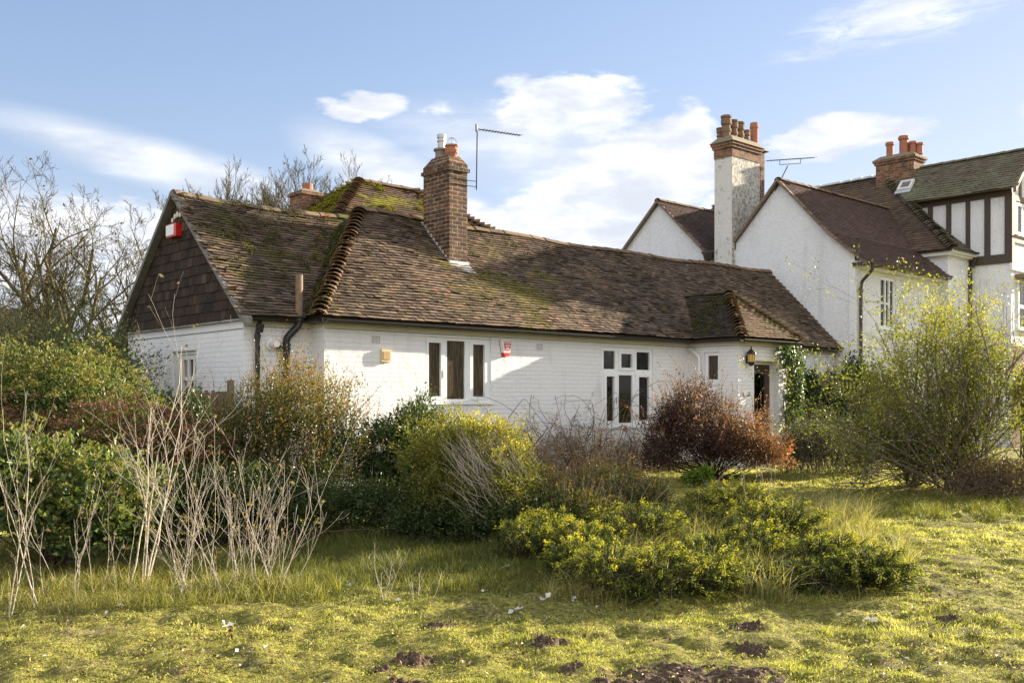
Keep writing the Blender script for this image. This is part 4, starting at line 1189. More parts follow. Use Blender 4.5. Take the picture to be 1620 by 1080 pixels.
pipe(nb, [HP(15.12, -.96, 4.9), HP(15.12, -.94, 4.72), HP(15.12, -.66, 4.45), HP(15.12, -.64, 4.3), HP(15.12, -.64, .1)], .042)
nb.cyl(HP(15.12, -.64, 4.28), HP(15.12, -.64, 4.20), .06); nb.cyl(HP(15.12, -.64, 2.3), HP(15.12, -.64, 2.38), .06)
nb.build('downpipe', M_brownpipe, wh)
nb = NB()   # hopper at the valley between the gables
nb.cyl(HP(14.82, 3.82, 5.62), HP(14.82, 3.82, 5.42), .16, .10, 8); nb.cyl(HP(14.82, 3.82, 5.42), HP(14.9, 3.8, 5.2), .06)
nb.hbox(14.75, 14.95, 3.62, 4.0, 5.62, 5.68)
nb.build('rain_hopper', M_brownpipe, wh)
# big chimney
nb = NB(); nb.hbox(14.85, 16.20, 3.03, 3.62, 5.2, 8.25); nb.hbox(14.849, 15.02, 3.02, 3.66, 4.0, 5.2)
ch = nb.build('chimney', M_rough_dirty, wh)
nb = NB(); nb.hbox(14.844, 14.8485, 3.035, 3.615, 4.0, 8.2); nb.build('roughcast_face', M_patchy, ch)
nb = NB()
nb.hbox(14.835, 16.215, 3.015, 3.635, 8.25, 8.50); nb.hbox(14.80, 16.25, 2.98, 3.67, 8.50, 8.58); nb.hbox(14.77, 16.28, 2.95, 3.70, 8.58, 8.66)
nb.hbox(16.22, 16.55, 3.10, 3.55, 6.0, 8.64)
nb.build('brick_collar', M_red, ch)
nb = NB(); P = [HP(14.74, 2.92, 8.66), HP(16.31, 2.92, 8.66), HP(16.31, 3.73, 8.66), HP(14.74, 3.73, 8.66)]; Q = [HP(14.92, 3.12, 8.86), HP(16.2, 3.12, 8.86), HP(16.2, 3.53, 8.86), HP(14.92, 3.53, 8.86)]; nb.hexa(P + Q)
P = [HP(16.18, 2.99, 8.645), HP(16.66, 2.99, 8.645), HP(16.66, 3.66, 8.645), HP(16.18, 3.66, 8.645)]; Q = [HP(16.3, 3.15, 8.80), HP(16.5, 3.15, 8.80), HP(16.5, 3.5, 8.80), HP(16.3, 3.5, 8.80)]; nb.hexa([(a, b, c - .001) for a, b, c in P] + Q)
nb.build('chimney_cap', M_cement, ch)
def fancy(u, v, z, h, r, m):
    nb = NB(); nb.lathe(HP(u, v, z), [(r * .85, 0), (r * .85, h * .25), (r, h * .3), (r, h * .42), (r * .82, h * .46), (r * .82, h * .55), (r * 1.05, h * .62), (r * 1.05, h * .8), (r * .9, h * .84), (r * 1.1, h * .9), (r * 1.1, h * .97), (r * .75, h)], 12)
    nb.build('chimney_pot', m, ch)
fancy(15.0, 3.33, 8.80, .66, .145, M_terrdark); fancy(15.35, 3.33, 8.80, .60, .13, M_terrdark); fancy(15.66, 3.33, 8.80, .60, .13, M_terrdark)
fancy(15.96, 3.33, 8.80, .42, .115, M_terrdark); fancy(15.05, 3.55, 8.80, .36, .12, M_terrdark)
nb = NB(); nb.lathe(HP(16.38, 3.33, 8.70), [(.12, 0), (.12, .62), (.135, .65), (.135, .72), (.12, .73), (.12, .80), (.09, .80)], 12); nb.build('chimney_pot', M_terr, ch)
# hipped block and its long slope (ridge along V)
RU, RZ2 = 22.15, 8.66
ea = 5.70; eu = 19.58
nb = NB()
pr0, pr1 = HP(RU, 2.34, RZ2), HP(RU, 9, RZ2)
c0, c1 = HP(eu, -.98, ea), HP(eu, 9, ea)
c2 = HP(24.7, -.98, ea)
for P in ([c1, c0, pr0, pr1], [c0, c2, pr0], [c2, HP(24.7, 9, ea), pr1, pr0]): nb.poly([(p[0], p[1], p[2] - .03) for p in P], .1)
tiles(nb, [c1, c0, pr0, pr1], 34, gauge=.11, w=.18, lift=.022)
r3 = nb.build('roof', M_redtile, wh)
nb = NB(); tiles(nb, [c0, HP(22.2, -.98, ea), pr0], 35, gauge=.11, w=.18); nb.build('hip_face', M_green, r3)
nb = NB(); arches(nb, np.array(pr0) + (0, 0, .03), np.array(c0) + (0, 0, .03), 42, .11, .17, .19, lift=.05, seed=35); nb.build('bonnet_tiles', M_green, r3)
nb = NB(); arches(nb, np.array(pr1) + (0, 0, .03), np.array(pr0) + (0, 0, .03), 18, .13, .135, .40, lift=.01, seed=36); nb.build('ridge_tiles', M_lead, r3)
nb = NB(); nb.hbox(eu + .02, 21.19, -.95, -.80, 5.55, 5.68); nb.hbox(eu + .02, 19.75, -.80, .6, 5.55, 5.68); nb.hbox(eu + .02, 21.15, -1.02, -.955, 5.60, 5.70)
nb.build('fascia', M_woodwhite, wh)
nb = NB(); gutter(nb, lambda a, z, d: HP(eu + d, a, z), -.98, .6, 5.70, -.03, .05); gutter(nb, lambda a, z, d: HP(a, -.98 + d, z), eu, 21.1, 5.72, -.10, .05); nb.build('gutter', M_brownpipe, wh)
nb = NB(); pipe(nb, [HP(21.1, -1.0, 5.6), HP(21.1, -.95, 5.4), HP(21.1, -.86, 5.2), HP(21.1, -.86, 1)], .05); nb.build('downpipe', M_brownpipe, wh)
# small lead-topped box behind the first ridge
nb = NB(); nb.hbox(20.3, 21.6, 3.2, 4.3, 6.9, 7.75); nb.build('roof_box', M_lead, wh)
# tall block with timber framing
TU = 21.2
nb = NB()
nb.poly([HP(TU, -1.95, 5.36), HP(TU, 3.2, 5.36), HP(TU, 3.2, 7.6), HP(TU, -1.95, 7.6)])
nb.poly([HP(TU, -1.95, 3.0), HP(25.4, -1.95, 3.0), HP(25.4, -1.95, 6.0), HP(24.3, -1.95, 6.4), HP(RU, -1.95, 8.55), HP(TU, -1.95, 7.6)])
nb.build('upper_wall', M_rough, wh)
nb = NB(); nb.poly([HP(TU + .001, -1.951, ZB), HP(25.4, -1.951, ZB), HP(25.4, -1.951, 3.0), HP(TU + .001, -1.951, 3.0)]); nb.build('brick_storey', M_red, wh)
nb = NB()
MT = lambda a, z, d: HP(TU + d, a, z)
nb.mbox(MT, -1.99, 1.6, 7.27, 7.47, -.05, .02)       # top plate
nb.mbox(MT, -1.99, .2, 5.36, 5.62, -.05, .02)        # sill beam
nb.mbox(MT, -1.99, -1.79, 5.62, 7.27, -.045, .02)    # corner post
for a, b in ((-1.39, -1.23), (-.82, -.70), (-.27, -.13), (.28, .42), (.84, .98)):
    nb.mbox(MT, a, b, 5.62, 7.27, -.045, .02)
nb.build('timber_frame', M_timber, wh)
nb = NB()
MS = lambda a, z, d: HP(a, -1.95 + d, z)
nb.mbox(MS, 21.16, 21.34, 5.37, 7.35, -.045, .02); nb.mbox(MS, 21.34, 24.3, 7.15, 7.3, -.045, .02); nb.mbox(MS, 21.34, 24.3, 5.95, 6.10, -.045, .02)
nb.mbox(MS, 21.75, 21.88, 7.3, 8.0, -.04, .02); nb.mbox(MS, 22.3, 22.42, 7.3, 8.2, -.04, .02); nb.mbox(MS, 21.34, 21.46, 6.1, 7.15, -.04, .02)
nb.build('gable_timber', M_oak, wh)
nb = NB(); nb.mbox(MS, 21.16, 25.4, 5.15, 5.36, -.06, .02); nb.build('string_course', M_plasterwhite, wh)
window(wh, lambda a, z, d: HP(a, -1.99 + d, z), 21.5, 22.9, 6.2, 7.1, [(21.57, 21.9, 6.27, 7.03), (22.0, 22.4, 6.27, 7.03), (22.5, 22.83, 6.27, 7.03)], M_glass)
window(wh, lambda a, z, d: HP(a, -1.985 + d, z), 21.65, 22.9, 3.5, 4.9, [(21.72, 22.2, 3.57, 4.1), (21.72, 22.2, 4.2, 4.83), (22.3, 22.83, 3.57, 4.83)], M_glass)
nb = NB(); nb.hbox(21.45, 23.1, -2.5, -1.96, 4.95, 5.05); nb.build('window_hood', M_oak, wh)
nb = NB()
te = HP(20.88, -2.18, 7.44)
tr0, tr1 = HP(RU, -2.18, 8.72), HP(RU, 2.3, 8.72)
bb0, bb1 = HP(25.2, -2.18, 5.6), HP(25.2, 2.3, 5.6)
nb.poly([(te[0], te[1], te[2] - .03), HP(20.88, 1.0, 7.41), (tr1[0], tr1[1], tr1[2] - .03), (tr0[0], tr0[1], tr0[2] - .03)], .1)
nb.poly([bb0, tr0, tr1, bb1], .1)
tiles(nb, [te, HP(20.88, 1.0, 7.44), HP(RU, 2.3, 8.72), tr0], 37, gauge=.11, w=.18, lift=.02, rough=1.3)
r4 = nb.build('roof', M_green, wh)
nb = NB()
off = np.array(HP(0, .08, 0)) - np.array(HP(0, 0, 0))
for p, q in ((HP(20.85, -2.22, 7.42), HP(RU, -2.22, 8.72)), (HP(RU, -2.22, 8.72), HP(25.2, -2.22, 5.6))):
    p, q = np.array(p), np.array(q); dn = np.array((0, 0, -.14))
    nb.hexa([p + dn, q + dn, q + dn + off, p + dn + off, p, q, q + off, p + off])
nb.build('barge_board', M_oak, r4)
nb = NB(); arches(nb, HP(RU, 1.1, 8.73), HP(RU, -2.18, 8.73), 9, .12, .125, .37, lift=.006, seed=37); nb.build('ridge_tiles', M_green, r4)
# skylight
nb = NB()
sk = (8.72 - 7.44) / (RU - 20.88)
MSk = lambda a, z, d: HP(20.88 + z - d * .7, a, 7.44 + z * sk + d * .7)
wall_holes(nb, lambda a, z, d: MSk(a, z, .10 - d), 1.04, 1.46, .46, .78, [(1.10, 1.40, .51, .73)], .06)
for (p, q) in (((1.04, .46), (1.46, .46)), ((1.46, .46), (1.46, .78)), ((1.46, .78), (1.04, .78)), ((1.04, .78), (1.04, .46))):
    nb.poly([MSk(p[0], p[1], .10), MSk(q[0], q[1], .10), MSk(q[0], q[1], -.02), MSk(p[0], p[1], -.02)])
s_ = nb.build('skylight', M_woodwhite, r4)
nb = NB(); nb.poly([MSk(1.09, .50, .05), MSk(1.41, .50, .05), MSk(1.41, .74, .05), MSk(1.09, .74, .05)]); nb.build('pane', M_slate, s_)
nb = NB()
nb.poly([MSk(1.0, .36, .045), MSk(1.5, .36, .045), MSk(1.5, .455, .06), MSk(1.0, .455, .06)]); nb.build('lead_apron', M_lead, s_)
# upper chimney
nb = NB(); nb.hbox(RU - .35, RU + .35, 1.15, 2.40, 8.1, 8.95); nb.hbox(RU - .39, RU + .39, 1.11, 2.44, 8.95, 9.03); nb.hbox(RU - .43, RU + .43, 1.07, 2.48, 9.03, 9.10)
ch = nb.build('chimney', M_red, wh)
nb = NB(); P = [HP(RU - .43, 1.07, 9.10), HP(RU + .43, 1.07, 9.10), HP(RU + .43, 2.48, 9.10), HP(RU - .43, 2.48, 9.10)]; Q = [HP(RU - .25, 1.25, 9.24), HP(RU + .25, 1.25, 9.24), HP(RU + .25, 2.3, 9.24), HP(RU - .25, 2.3, 9.24)]; nb.hexa(P + Q); nb.build('chimney_cap', M_cement, ch)
for v, u_, h, r in ((2.08, -.05, .52, .12), (1.60, -.1, .62, .145), (1.50, .18, .45, .11), (1.35, .0, .42, .11), (1.18, .1, .36, .11)):
    nb = NB(); nb.lathe(HP(RU + u_, v, 9.18), [(r, 0), (r * .9, h * .1), (r * .9, h * .78), (r * 1.15, h * .82), (r * 1.15, h * .95), (r, h)], 12); nb.build('chimney_pot', M_terr, ch)
# aerial on the gable
t = fix('television_aerial', 'wide spiky aerial on a slanting mast above the white gable', 'aerial', HP(14.95, 1.62, 7.2))
m0, m1 = np.array(HP(14.8, 1.62, 7.05)), np.array(HP(15.40, 1.62, 7.80))
nb = NB(); nb.tubes([[m0, m1]], [[.016, .016]], 6); nb.build('mast', M_black, t)
nb = NB()
b0, b1 = np.array(HP(14.40, 1.62, 7.78)), np.array(HP(16.75, 1.62, 8.25))
nb.tubes([[b0, b1]], [[.011, .011]], 5)
ba, bb = b0 + (b1 - b0) * .26, b0 + (b1 - b0) * .70
dn = np.array((0, 0, -.13))
nb.tubes([[ba, ba + dn], [bb, bb + dn], [ba + dn, bb + dn]], [[.01, .01]] * 3, 5)
for k in range(16):
    c = b0 + (b1 - b0) * (.02 + k * .064); hv = np.array(HP(0, .12, 0)) - np.array(HP(0, 0, 0))
    nb.tubes([[c - hv, c + hv]], [[.004, .004]], 4)
nb.build('boom', M_black, t)

# ------------------------------------------------------------------ outbuilding roof at the far left, fence
ob = thing('outbuilding', 'low outbuilding with brown tiled roof just visible over the hedge at far left', 'outbuilding', (-18, 29, .1))
nb = NB(); nb.hexa([(-23, 28.6, -.1), (-14.6, 28.6, -.1), (-14.6, 32.4, -.1), (-23, 32.4, -.1), (-23, 28.6, 2.9), (-14.6, 28.6, 2.9), (-14.6, 32.4, 2.9), (-23, 32.4, 2.9)]); nb.build('wall', M_red, ob)
nb = NB()
nb.poly([(-23.2, 28.2, 2.8), (-14.4, 28.2, 2.8), (-14.4, 30.5, 4.2), (-23.2, 30.5, 4.2)], .1); nb.poly([(-14.4, 32.8, 2.8), (-23.2, 32.8, 2.8), (-23.2, 30.5, 4.2), (-14.4, 30.5, 4.2)], .1)
nb.poly([(-14.5, 28.3, 2.8), (-14.5, 32.7, 2.8), (-14.5, 30.5, 4.17)], .1)
tiles(nb, [(-23.2, 28.15, 2.80), (-14.4, 28.15, 2.80), (-14.4, 30.5, 4.23), (-23.2, 30.5, 4.23)], 41, gauge=.22, w=.24, lift=.05, rough=1.6)
nb.build('roof', M_tile, ob)
fc = thing('wooden_fence', 'short weathered upright-board fence beside the shaded gable wall', 'fence', HP(-1.33, 1.1, .1))
nb = NB(); v = .42; rng = np.random.default_rng(3)
while v < 1.75:
    wd = rng.uniform(.05, .075); nb.hbox(-1.33 + rng.normal(0, .004), -1.31 + rng.normal(0, .003), v, v + wd, 0, 1.66 + rng.normal(0, .02)); v += wd + .008
nb.build('board_panel', M_fence, fc)
for v in (.38, 1.80):
    nb = NB(); nb.hbox(-1.37, -1.29, v - .04, v + .035, 0, 1.72 if v > 1 else 1.82); nb.build('post', M_fence, fc)
nb = NB(); nb.hbox(-1.305, -1.27, .43, 1.75, 1.35, 1.42); nb.hbox(-1.305, -1.27, .43, 1.75, .4, .47); nb.build('rail', M_fence, fc)
#PART4
# ------------------------------------------------------------------ foliage helpers
def unit(v): return v / (np.linalg.norm(v, axis=-1, keepdims=True) + 1e-9)
def add_leaves(nb, P, D, N, L, Wd, t, fold=.15):
    """one folded leaf per point: P base, D direction, N facing"""
    D = unit(D); Sd = unit(np.cross(D, N)); Nn = np.cross(Sd, D)
    L = np.broadcast_to(L, (len(P),))[:, None]; Wd = np.broadcast_to(Wd, (len(P),))[:, None]
    m = P + D * L * .45 + Nn * L * fold
    V = np.stack([P, m - Sd * Wd * .5, P + D * L, m + Sd * Wd * .5], 1)
    F = (np.arange(len(P)) * 4)[:, None] + np.arange(4)[None]
    nb.add(V.reshape(-1, 3), F, np.repeat(np.clip(t, 0, 1), 4))

def blob_points(rng, clumps, n, shell=.35, rough=.28, ns=3.0, seed=0):
    C_ = np.array([c[:3] for c in clumps], float); R_ = np.array([c[3:6] for c in clumps], float)
    wt = (R_[:, 0] * R_[:, 1] + R_[:, 1] * R_[:, 2] + R_[:, 0] * R_[:, 2]); wt = wt / wt.sum()
    k = rng.choice(len(clumps), n, p=wt)
    d = unit(rng.normal(size=(n, 3)))
    d[:, 2] = np.where(d[:, 2] < -.3, -d[:, 2], d[:, 2])
    r = 1 - np.abs(rng.normal(0, shell, n)); r = np.clip(r, .05, 1)
    f = 1 + rough * 2 * (vn3(d * 1.0 + C_[k] * 3.1, ns, seed) - .5) + rough * (vn3(d + C_[k] * 1.7, ns * 2.7, seed + 5) - .5) * 1.6
    P = C_[k] + d * R_[k] * (r * f)[:, None]
    return P, d, k, r

def leafy(nb, rng, clumps, n, L, asp, tfun=None, shell=.35, rough=.28, gap=.34, ns=3.0, seed=0, up=.35, tvar=.35, ground=True):
    P, d, k, r = blob_points(rng, clumps, n, shell, rough, ns, seed)
    dens = vn3(P, 5.5, seed + 9) * .6 + vn3(P, 13, seed + 10) * .4
    ok = dens > gap
    if ground: ok &= P[:, 2] > gh(P[:, 0], P[:, 1]) + .01
    P, d, k, r = P[ok], d[ok], k[ok], r[ok]
    m = len(P)
    D = d * .7 + rng.normal(0, .6, (m, 3)) + np.array((0, 0, up))
    N = d + rng.normal(0, .7, (m, 3)) + np.array((0, 0, .4))
    sz = L * rng.uniform(.55, 1.25, m)
    t = (tfun(P, d, k) if tfun is not None else np.full(m, .5)) + rng.normal(0, tvar * .5, m) + (vn3(P, 3.3, seed + 20) - .5) * .35
    add_leaves(nb, P, D, N, sz, sz * asp, t)
    return P, d

def curve(p0, p1, rng, k=6, wob=.08, sag=0):
    p0, p1 = np.array(p0, float), np.array(p1, float)
    t = np.linspace(0, 1, k)[:, None]
    L = np.linalg.norm(p1 - p0)
    w1, w2 = rng.normal(0, wob * L, 3), rng.normal(0, wob * L * .5, 3)
    return p0 + (p1 - p0) * t + np.sin(t * math.pi) * w1 + np.sin(t * 2 * math.pi) * w2 + np.sin(t * math.pi) * np.array((0, 0, -sag * L))

def shoots(nb, sb, rng, starts, dirs, length, L, asp, t0, t1, n_leaf=16, r=.003, bend=.25):
    """leafy shoots standing out of the crown"""
    PS, RS = [], []
    for s, d in zip(starts, dirs):
        l = length * rng.uniform(.45, 1.2)
        d = unit(np.array(d, float))
        e = s + d * l
        c = curve(s - d * .15, e, rng, 6, .05)
        PS.append(c); RS.append(np.linspace(r, r * .35, 6))
        m = int(n_leaf * l / length)
        if m < 2: continue
        tt = rng.uniform(.05, 1, m)
        i = np.clip((tt * 5).astype(int), 0, 4); f = tt * 5 - i
        P = c[i] * (1 - f)[:, None] + c[i + 1] * f[:, None]
        sz = L * rng.uniform(.5, 1.15, m) * (1.1 - .4 * tt)
        D = d * .5 + rng.normal(0, .6, (m, 3)); N = rng.normal(0, 1, (m, 3)) + (0, 0, .4)
        add_leaves(nb, P, D, N, sz, sz * asp, t0 + (t1 - t0) * tt + rng.normal(0, .13, m))
    if PS: sb.tubes(PS, RS, 4)

def stems_to(sb, rng, base, targets, r0, k=7, wob=.07, sides=5):
    PS = [curve(np.array(base) + np.append(rng.normal(0, .05, 2), -.03), tgt, rng, k, wob) for tgt in targets]
    RS = [np.linspace(r0 * rng.uniform(.6, 1.1), .003, k) for _ in targets]
    sb.tubes(PS, RS, sides)

def shrub(name, label, cat, base, clumps, n, L, asp, lm, sm, tfun=None, shoot=0, shoot_len=.3, st=(.5, .9), seed=0, nst=26, gap=.34, shell=.35,
          rough=.28, up=.35, tvar=.35, group=None, sr=.018, fol='foliage', shoot_leaf=16, zmin=.2, shootdir=(0, 0, 1.0)):
    rng = np.random.default_rng(seed + 100)
    bx, by = base
    t = thing(name, label, cat, (bx, by, g1(bx, by)), group)
    nb, sb = NB(), NB()
    P, d = leafy(nb, rng, clumps, n, L, asp, tfun, shell, rough, gap, 3.0, seed, up, tvar)
    outer = P[rng.choice(len(P), min(len(P), nst), replace=False)]
    stems_to(sb, rng, (bx, by, g1(bx, by)), outer, sr)
    if shoot:
        cand = np.where(d[:, 2] > zmin)[0]
        ii = rng.choice(cand, shoot)
        dirs = d[ii] * .8 + np.array(shootdir) + rng.normal(0, .3, (shoot, 3))
        shoots(nb, sb, rng, P[ii], dirs, shoot_len, L, asp, st[0], st[1], shoot_leaf)
    nb.build(fol, lm, t, uv=False)
    sb.build('stems', sm, t, smooth=True, uv=False)
    return t, rng, P, d

def heights(P): return P[:, 2]

# 1. tall hedge at the far left, behind
def X(px, d): return at(px, d)
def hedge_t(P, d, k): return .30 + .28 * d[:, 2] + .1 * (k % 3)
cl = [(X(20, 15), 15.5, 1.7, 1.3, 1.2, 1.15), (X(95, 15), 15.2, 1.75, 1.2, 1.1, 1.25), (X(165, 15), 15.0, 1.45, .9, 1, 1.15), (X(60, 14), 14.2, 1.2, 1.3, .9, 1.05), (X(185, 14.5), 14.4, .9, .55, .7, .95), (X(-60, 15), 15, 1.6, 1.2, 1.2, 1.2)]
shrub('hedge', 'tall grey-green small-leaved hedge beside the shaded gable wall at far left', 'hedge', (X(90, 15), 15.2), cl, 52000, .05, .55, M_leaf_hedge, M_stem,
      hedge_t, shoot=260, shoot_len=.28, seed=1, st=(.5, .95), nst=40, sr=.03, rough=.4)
# dark ivy mass between hedge and fence
shrub('ivy_bush', 'dark green ivy mound in front of the small gable window', 'shrub', (X(265, 13.4), 13.4), [(X(250, 13.4), 13.5, .85, .55, .5, .86), (X(300, 13.4), 13.4, .8, .4, .4, .80), (X(345, 13), 13.0, .5, .45, .4, .62)],
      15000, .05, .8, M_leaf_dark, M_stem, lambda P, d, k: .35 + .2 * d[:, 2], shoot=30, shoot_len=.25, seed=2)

# 2. seed-head bush: leaves below, round flower heads above, russet on the right and below
def heads(parent, name, mat, clumps, n, rr, seed, tb, zlo=-9):
    rng = np.random.default_rng(seed)
    P, d, k, r = blob_points(rng, clumps, n, .12, .25, 3.0, seed)
    ok = (d[:, 2] > -.25) & (P[:, 2] > gh(P[:, 0], P[:, 1]) + .15)
    P, d = P[ok], d[ok]
    nb = NB()
    m = 34
    off = unit(rng.normal(size=(len(P), m, 3))); off[..., 2] = np.abs(off[..., 2]) * .8
    s = rr * rng.uniform(.6, 1.2, (len(P), 1, 1))
    Q = (P[:, None, :] + d[:, None, :] * .03 + off * s).reshape(-1, 3)
    D = off.reshape(-1, 3) + rng.normal(0, .5, (len(Q), 3))
    sz = rr * .42 * rng.uniform(.6, 1.3, len(Q))
    tt = np.repeat(tb + rng.normal(0, .16, len(P)), m) + rng.normal(0, .14, len(Q))
    add_leaves(nb, Q, D, rng.normal(size=Q.shape), sz, sz * .8, tt)
    return nb.build(name, mat, parent, uv=False)
cl = [(X(40, 12), 12.0, 1.25, 1.05, .9, .95), (X(130, 12), 11.9, 1.2, .9, .9, .92), (X(-50, 12), 12, 1.2, .9, .9, .95), (X(190, 11.8), 11.6, .95, .6, .6, .82)]
cr = [(X(80, 11), 11.0, .62, 1.0, .8, .72), (X(190, 11), 10.9, .72, .9, .8, .80), (X(275, 11), 11.0, .62, .65, .7, .72), (X(0, 11), 11, .7, .9, .7, .75)]
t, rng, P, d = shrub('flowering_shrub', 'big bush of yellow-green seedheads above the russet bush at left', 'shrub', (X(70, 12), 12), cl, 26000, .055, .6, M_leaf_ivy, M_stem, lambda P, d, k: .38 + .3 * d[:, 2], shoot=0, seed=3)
heads(t, 'seedheads', M_leaf_seed, [(c[0], c[1], c[2], c[3] * 1.04, c[4] * 1.04, c[5] * 1.04) for c in cl], 900, .06, 31, .62)
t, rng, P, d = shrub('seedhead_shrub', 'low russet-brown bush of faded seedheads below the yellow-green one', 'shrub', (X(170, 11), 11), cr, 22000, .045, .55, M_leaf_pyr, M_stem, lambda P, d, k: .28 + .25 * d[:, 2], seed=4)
heads(t, 'seedheads', M_leaf_red, [(c[0], c[1], c[2], c[3] * 1.04, c[4] * 1.04, c[5] * 1.04) for c in cr], 900, .06, 32, .52)

# 3. front-left glossy shrub
cl = [(X(60, 9.0), 9.2, .52, .95, .8, .64), (X(140, 9.0), 9.0, .40, .60, .6, .58), (X(-20, 9), 9.1, .6, .8, .8, .66), (X(175, 8.9), 8.9, .26, .38, .4, .42)]
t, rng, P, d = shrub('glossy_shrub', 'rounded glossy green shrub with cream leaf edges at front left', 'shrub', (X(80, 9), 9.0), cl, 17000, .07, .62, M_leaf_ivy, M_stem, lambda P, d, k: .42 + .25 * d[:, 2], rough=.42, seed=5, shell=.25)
heads(t, 'seedheads', M_leaf_seed, [(c[0], c[1], c[2], c[3] * 1.02, c[4] * 1.02, c[5] * 1.03) for c in cl], 330, .05, 33, .68)

# 4. pyracantha-like shrub at the cottage corner
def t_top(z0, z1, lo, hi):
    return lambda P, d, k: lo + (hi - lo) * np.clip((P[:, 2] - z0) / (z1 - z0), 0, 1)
cl = [(X(470, 11.8), 11.8, 1.10, .72, .7, .92), (X(400, 11.6), 11.6, .85, .62, .6, .84), (X(330, 11.6), 11.5, .52, .72, .6, .62), (X(535, 11.8), 11.7, .72, .42, .5, .78), (X(500, 11.4), 11.2, .5, .5, .5, .5), (X(440, 11.2), 11.1, .45, .9, .5, .5), (X(270, 11.5), 11.4, .45, .55, .5, .55)]
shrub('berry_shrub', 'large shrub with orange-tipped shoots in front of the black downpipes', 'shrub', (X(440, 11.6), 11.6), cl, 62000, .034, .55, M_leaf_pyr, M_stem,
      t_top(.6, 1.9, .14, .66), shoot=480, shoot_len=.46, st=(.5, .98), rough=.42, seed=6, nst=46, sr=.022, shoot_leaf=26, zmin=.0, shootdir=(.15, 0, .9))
shrub('undergrowth', 'low dark tangled undergrowth behind the dense fan of pale stems', 'undergrowth', (X(330, 10.3), 10.3),
      [(X(230, 10.2), 10.3, .25, .55, .5, .62), (X(310, 10.3), 10.4, .28, .55, .5, .60), (X(400, 10.4), 10.5, .25, .6, .5, .58), (X(500, 10.6), 10.7, .2, .6, .5, .50), (X(590, 10.9), 11.1, .15, .6, .5, .48), (X(660, 10.4), 10.6, .1, .5, .4, .34)],
      42000, .042, .5, M_leaf_dark, M_stem, t_top(.0, .8, .15, .6), shoot=220, shoot_len=.3, st=(.3, .8), seed=22, gap=.36)
# 5. dark glossy shrub under the left of the window
cl = [(X(620, 12.2), 12.2, .72, .48, .5, .66), (X(665, 12.6), 12.6, .85, .38, .4, .74), (X(690, 12.2), 12.3, .55, .5, .5, .7), (X(600, 11.9), 11.9, .4, .4, .5, .5)]
shrub('evergreen_shrub', 'dark glossy evergreen shrub between the orange-tipped shrub and the golden one', 'shrub', (X(645, 12.2), 12.2), cl, 30000, .05, .42, M_leaf_dark, M_stem,
      t_top(.4, 1.6, .22, .62), shoot=130, shoot_len=.2, st=(.45, .95), seed=7, shoot_leaf=22, zmin=.1)
# 6. golden mound with dry straw stems
cl = [(X(725, 10.9), 11.0, .66, .64, .6, .74), (X(775, 10.9), 11.0, .62, .58, .6, .72), (X(690, 10.8), 10.9, .50, .40, .5, .60), (X(795, 10.8), 10.9, .40, .46, .5, .55), (X(740, 10.5), 10.6, .35, .7, .4, .5)]
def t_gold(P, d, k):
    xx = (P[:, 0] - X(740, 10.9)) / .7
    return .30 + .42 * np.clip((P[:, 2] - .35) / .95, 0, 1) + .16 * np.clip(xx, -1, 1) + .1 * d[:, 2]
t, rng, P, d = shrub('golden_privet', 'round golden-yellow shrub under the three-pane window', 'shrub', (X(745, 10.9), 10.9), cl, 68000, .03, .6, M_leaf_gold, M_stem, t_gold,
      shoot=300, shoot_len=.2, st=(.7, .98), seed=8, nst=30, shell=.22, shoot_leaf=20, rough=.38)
sb = NB(); PS, RS = [], []
for i in range(330):
    a = rng.uniform(-.1, 1); z0 = rng.uniform(.15, .75)
    s = np.array((X(745, 10.5) + .1 + .55 * a + rng.normal(0, .08), 10.35 + rng.uniform(-.15, .25) + .35 * abs(a), z0 + .1))
    e = s + np.array((-.35 * rng.uniform(.3, 1.2), rng.uniform(-.1, .15), .42 * rng.uniform(.3, 1.2)))
    PS.append(curve(s, e, rng, 5, .06)); RS.append(np.linspace(.0028, .001, 5))
sb.tubes(PS, RS, 3); sb.build('dry_stems', M_twig, t, uv=False)

# 7. tangled bare vine against the front wall
def grow(out, rng, p, d, L, r, lvl, maxl, nk=(5, 5, 5, 4), spread=.7, upb=.15, wig=.12, K=6, shrink=.62, tips=None, kmin=.25, rend=.45):
    p = np.array(p, float); d = unit(np.array(d, float))
    pts = [p]; dd = d.copy()
    for i in range(K - 1):
        dd = unit(dd + rng.normal(0, wig, 3) + np.array((0, 0, upb * .25)))
        pts.append(pts[-1] + dd * L / (K - 1))
    pts = np.array(pts)
    out.setdefault(lvl, []).append((pts, np.linspace(r, r * rend, K)))
    if lvl >= maxl:
        if tips is not None: tips.append((pts[-1], dd)); tips.append((pts[K // 2], dd))
        return
    n = nk[min(lvl, len(nk) - 1)]
    for j in range(n):
        t = kmin + (1 - kmin) * (j + rng.uniform(.1, .9)) / n
        i = min(int(t * (K - 1)), K - 2); f = t * (K - 1) - i
        q = pts[i] * (1 - f) + pts[i + 1] * f
        axis_ = unit(pts[i + 1] - pts[i])
        side = unit(np.cross(axis_, rng.normal(size=3)))
        nd = unit(axis_ + side * spread * rng.uniform(.6, 1.4) + np.array((0, 0, upb)))
        grow(out, rng, q, nd, L * shrink * rng.uniform(.7, 1.2) * (1.15 - .35 * t), r * (1 - t * (1 - rend)) * .62, lvl + 1, maxl, nk, spread, upb, wig, K, shrink, tips, kmin, rend)
def flush(nb, out, sides=(7, 5, 4, 3, 3, 3), rmin=.0):
    for l, L_ in out.items():
        nb.tubes(np.array([a for a, b in L_]), np.maximum(np.array([b for a, b in L_]), rmin), sides[min(l, 5)])

